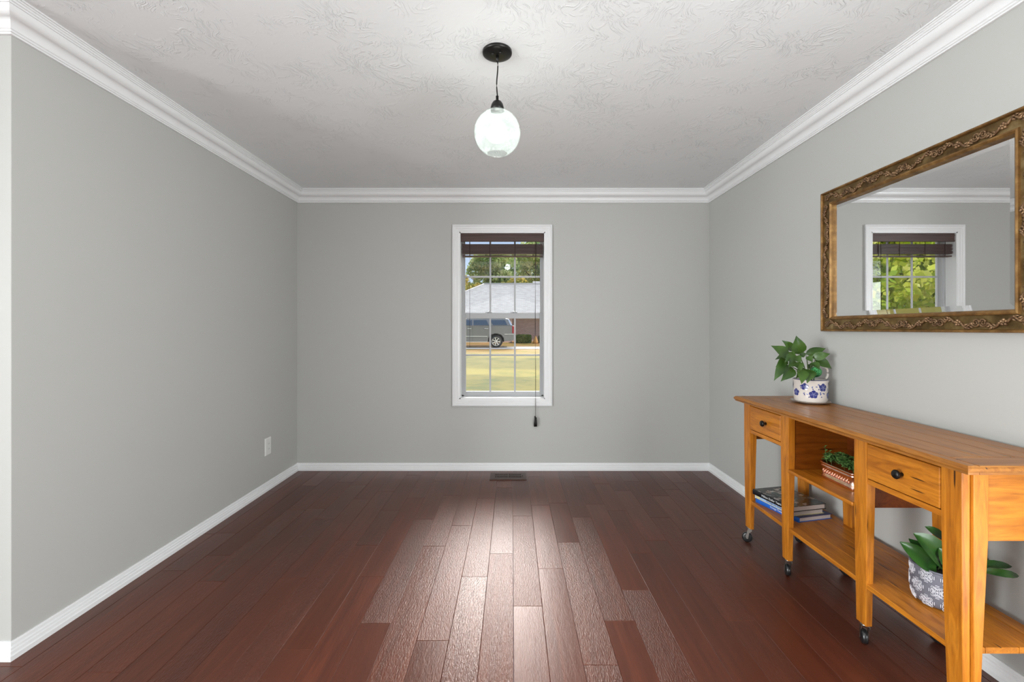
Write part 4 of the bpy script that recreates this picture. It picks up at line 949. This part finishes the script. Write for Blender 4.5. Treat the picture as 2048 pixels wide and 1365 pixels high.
# hedges
def hedge(label, x0, x1, y, h, seed):
    z0 = gz(y); c = ((x0 + x1) / 2, y, z0 + h / 2); o = empty('hedge', (c[0], c[1], z0), label, 'hedge', 'clipped hedges before the brick wall')
    MB().box((x0 + .05, y - .35, z0), (x1 - .05, y + .3, z0 + h - .06)).build('hedge_core', 'leaf_hedge', o)
    leaf_cloud('hedge_leaves', [(c[0], c[1], c[2], 1.0, ((x1 - x0) / 2, .42, h / 2))], 5000, .045, 'leaf_hedge', o, seed, 0, True)
hedge('low clipped hedge just right of the parked car', .25, 1.42, 34.0, .62, 31)
hedge('low clipped hedge at the right edge of the window view', 2.02, 4.2, 34.0, .62, 32)
Gc = MB().lathe([(.0005, 1), (.08, .72), (.20, .22), (.16, 0), (.0005, 0)], (1.74, 33.7, gz(33.7)), 9)
Gc.v = [(p[0], p[1], gz(33.7) + (p[2] - gz(33.7)) * .62) for p in Gc.v]
M['dry'] = plain('dry_orange_grass', (0.55, 0.30, 0.10), 0.9, var=.3, vscale=20)
tag(Gc.build('ornamental_grass', 'dry', origin=(1.74, 33.7, gz(33.7))), 'orange dried grass clump between the two hedges', 'plant')

# ------------------------------------------------------------------ parked car
cy0_ = 29.4; cz0 = gz(29.8) + .02; CX = .13
car = empty('parked_car', (CX - 2.6, cy0_ + 1.0, cz0), 'pewter grey full size sport utility vehicle parked on the driveway', 'car')
def side(xr, z): return (CX - xr, cz0 + z)           # xr measured forward from the rear bumper
Wd = 2.0
def ringY(poly, y): return [(x, y, z) for x, z in poly]
body = [(.02, .48), (.0, .62), (.0, .92), (.06, 1.02), (.10, 1.42), (4.25, 1.40), (4.95, 1.22), (5.16, 1.0), (5.2, .55), (5.1, .38), (4.62, .38), (4.60, .62), (4.46, .82), (4.20, .90), (3.96, .90), (3.70, .82), (3.55, .62), (3.53, .36), (1.68, .36), (1.66, .62), (1.50, .84), (1.24, .92), (1.04, .92), (.80, .84), (.64, .62), (.62, .42)]
P_ = [side(a, b_) for a, b_ in body]
ins = lambda poly, k_: [(CX - 2.6 + (x - CX + 2.6) * k_, z) for x, z in poly]
mb = MB().loft([ringY(ins(P_, .985), cy0_ + .03), ringY(P_, cy0_ + .09), ringY(P_, cy0_ + Wd - .09), ringY(ins(P_, .985), cy0_ + Wd - .03)])
bodyo = mb.build('body', 'car_paint', car, 0.02)
cab = [(.10, 1.42), (.34, 1.86), (.70, 1.93), (2.9, 1.93), (3.25, 1.88), (4.05, 1.41)]
Pc = [side(a, b_) for a, b_ in cab]
def tum(poly, y0, t): return [(x, y0 + t * (z - cz0 - 1.41), z) for x, z in poly]
MB().loft([tum(Pc, cy0_ + .06, .28), tum(Pc, cy0_ + Wd - .06, -.28)]).build('cabin', 'car_paint', car, 0.03)
def glassp(name, pts):
    pl = [side(a, b_) for a, b_ in pts]; MB().loft([[(x, cy0_ + .052 + .28 * (z - cz0 - 1.41), z) for x, z in pl], [(x, cy0_ + .09 + .28 * (z - cz0 - 1.41), z) for x, z in pl]]).build(name, 'car_glass', car)
glassp('rear_side_window', [(.42, 1.47), (.60, 1.80), (1.62, 1.80), (1.34, 1.47)])
glassp('door_window', [(1.62, 1.46), (1.80, 1.80), (2.62, 1.80), (2.62, 1.46)])
glassp('door_window', [(2.72, 1.46), (2.72, 1.80), (3.10, 1.80), (3.72, 1.46)])
mb = MB().box((CX - .13, cy0_ + .02, cz0 + .93), (CX - .005 + .01, cy0_ + .20, cz0 + 1.42)); mb.build('tail_lamp', 'tail', car, 0.02)
mb = MB(); pl = [side(a, b_) for a, b_ in [(.22, 1.45), (.40, 1.84), (.30, 1.84), (.10, 1.45)]]
mb.loft([[(x, cy0_ + .05 + .28 * (z - cz0 - 1.41), z) for x, z in pl], [(x, cy0_ + .10 + .28 * (z - cz0 - 1.41), z) for x, z in pl]]); mb.build('rear_pillar_trim', 'car_trim', car)
mb = MB().box((CX - 3.5, cy0_ + .005, cz0 + .72), (CX - 1.72, cy0_ + .035, cz0 + .76)); mb.build('door_moulding', 'car_trim', car)
MB().box((CX - .62, cy0_ + .01, cz0 + .86), (CX - .0, cy0_ + .035, cz0 + .895)).build('bumper_strip', 'car_trim', car); MB().box((CX - 3.5, cy0_ + .02, cz0 + .36), (CX - 1.72, cy0_ + .06, cz0 + .40)).build('running_board', 'car_trim', car)
for xx in (1.62, 2.72): MB().box((CX - xx - .30, cy0_ - .01, cz0 + 1.22), (CX - xx - .04, cy0_ + .03, cz0 + 1.26)).build('door_handle', 'car_trim', car, .01)
for xx in (1.60, 2.67, 3.70): MB().box((CX - xx - .006, cy0_ + .026, cz0 + .42), (CX - xx + .006, cy0_ + .034, cz0 + 1.40)).build('door_gap', 'car_black', car)
for xw in (1.16, 4.08):
    for yw, sgn in ((cy0_ + .04, 1), (cy0_ + Wd - .32, -1)):
        xc_ = CX - xw; zc_ = cz0 + .405
        wt = MB().lathe([(.28, 0), (.36, .0), (.40, .03), (.405, .10), (.40, .25), (.36, .28), (.28, .28)], (xc_, yw, zc_), 36, axis='Y').build('tyre', 'car_black', car)
        mb = MB().lathe([(.285, .02), (.285, .0), (.262, .0), (.255, .03), (.25, .14)], (xc_, yw, zc_), 36, axis='Y'); mb.lathe([(.0005, .005), (.06, .005), (.07, .03), (.0005, .03)], (xc_, yw, zc_), 16, axis='Y')
        for q in range(7):
            a = 2 * pi * q / 7; c_, s2 = cos(a), sin(a)
            def pp(r_, t_, y_): return (xc_ + r_ * c_ - t_ * s2, y_, zc_ + r_ * s2 + t_ * c_)
            mb.loft([[pp(.05, -.028, yw + .008), pp(.05, .028, yw + .008), pp(.05, .028, yw + .04), pp(.05, -.028, yw + .04)], [pp(.262, -.045, yw + .008), pp(.262, .045, yw + .008), pp(.262, .045, yw + .04), pp(.262, -.045, yw + .04)]])
        if sgn < 0: mb.v = [(p[0], 2 * (yw + .14) - p[1], p[2]) for p in mb.v]
        mb.build('alloy_wheel', 'wheel', wt)
for xw in (1.16, 4.08): MB().box((CX - xw - .5, cy0_ + .30, cz0 + .38), (CX - xw + .5, cy0_ + Wd - .35, cz0 + .95)).build('wheel_well', 'car_black', car)
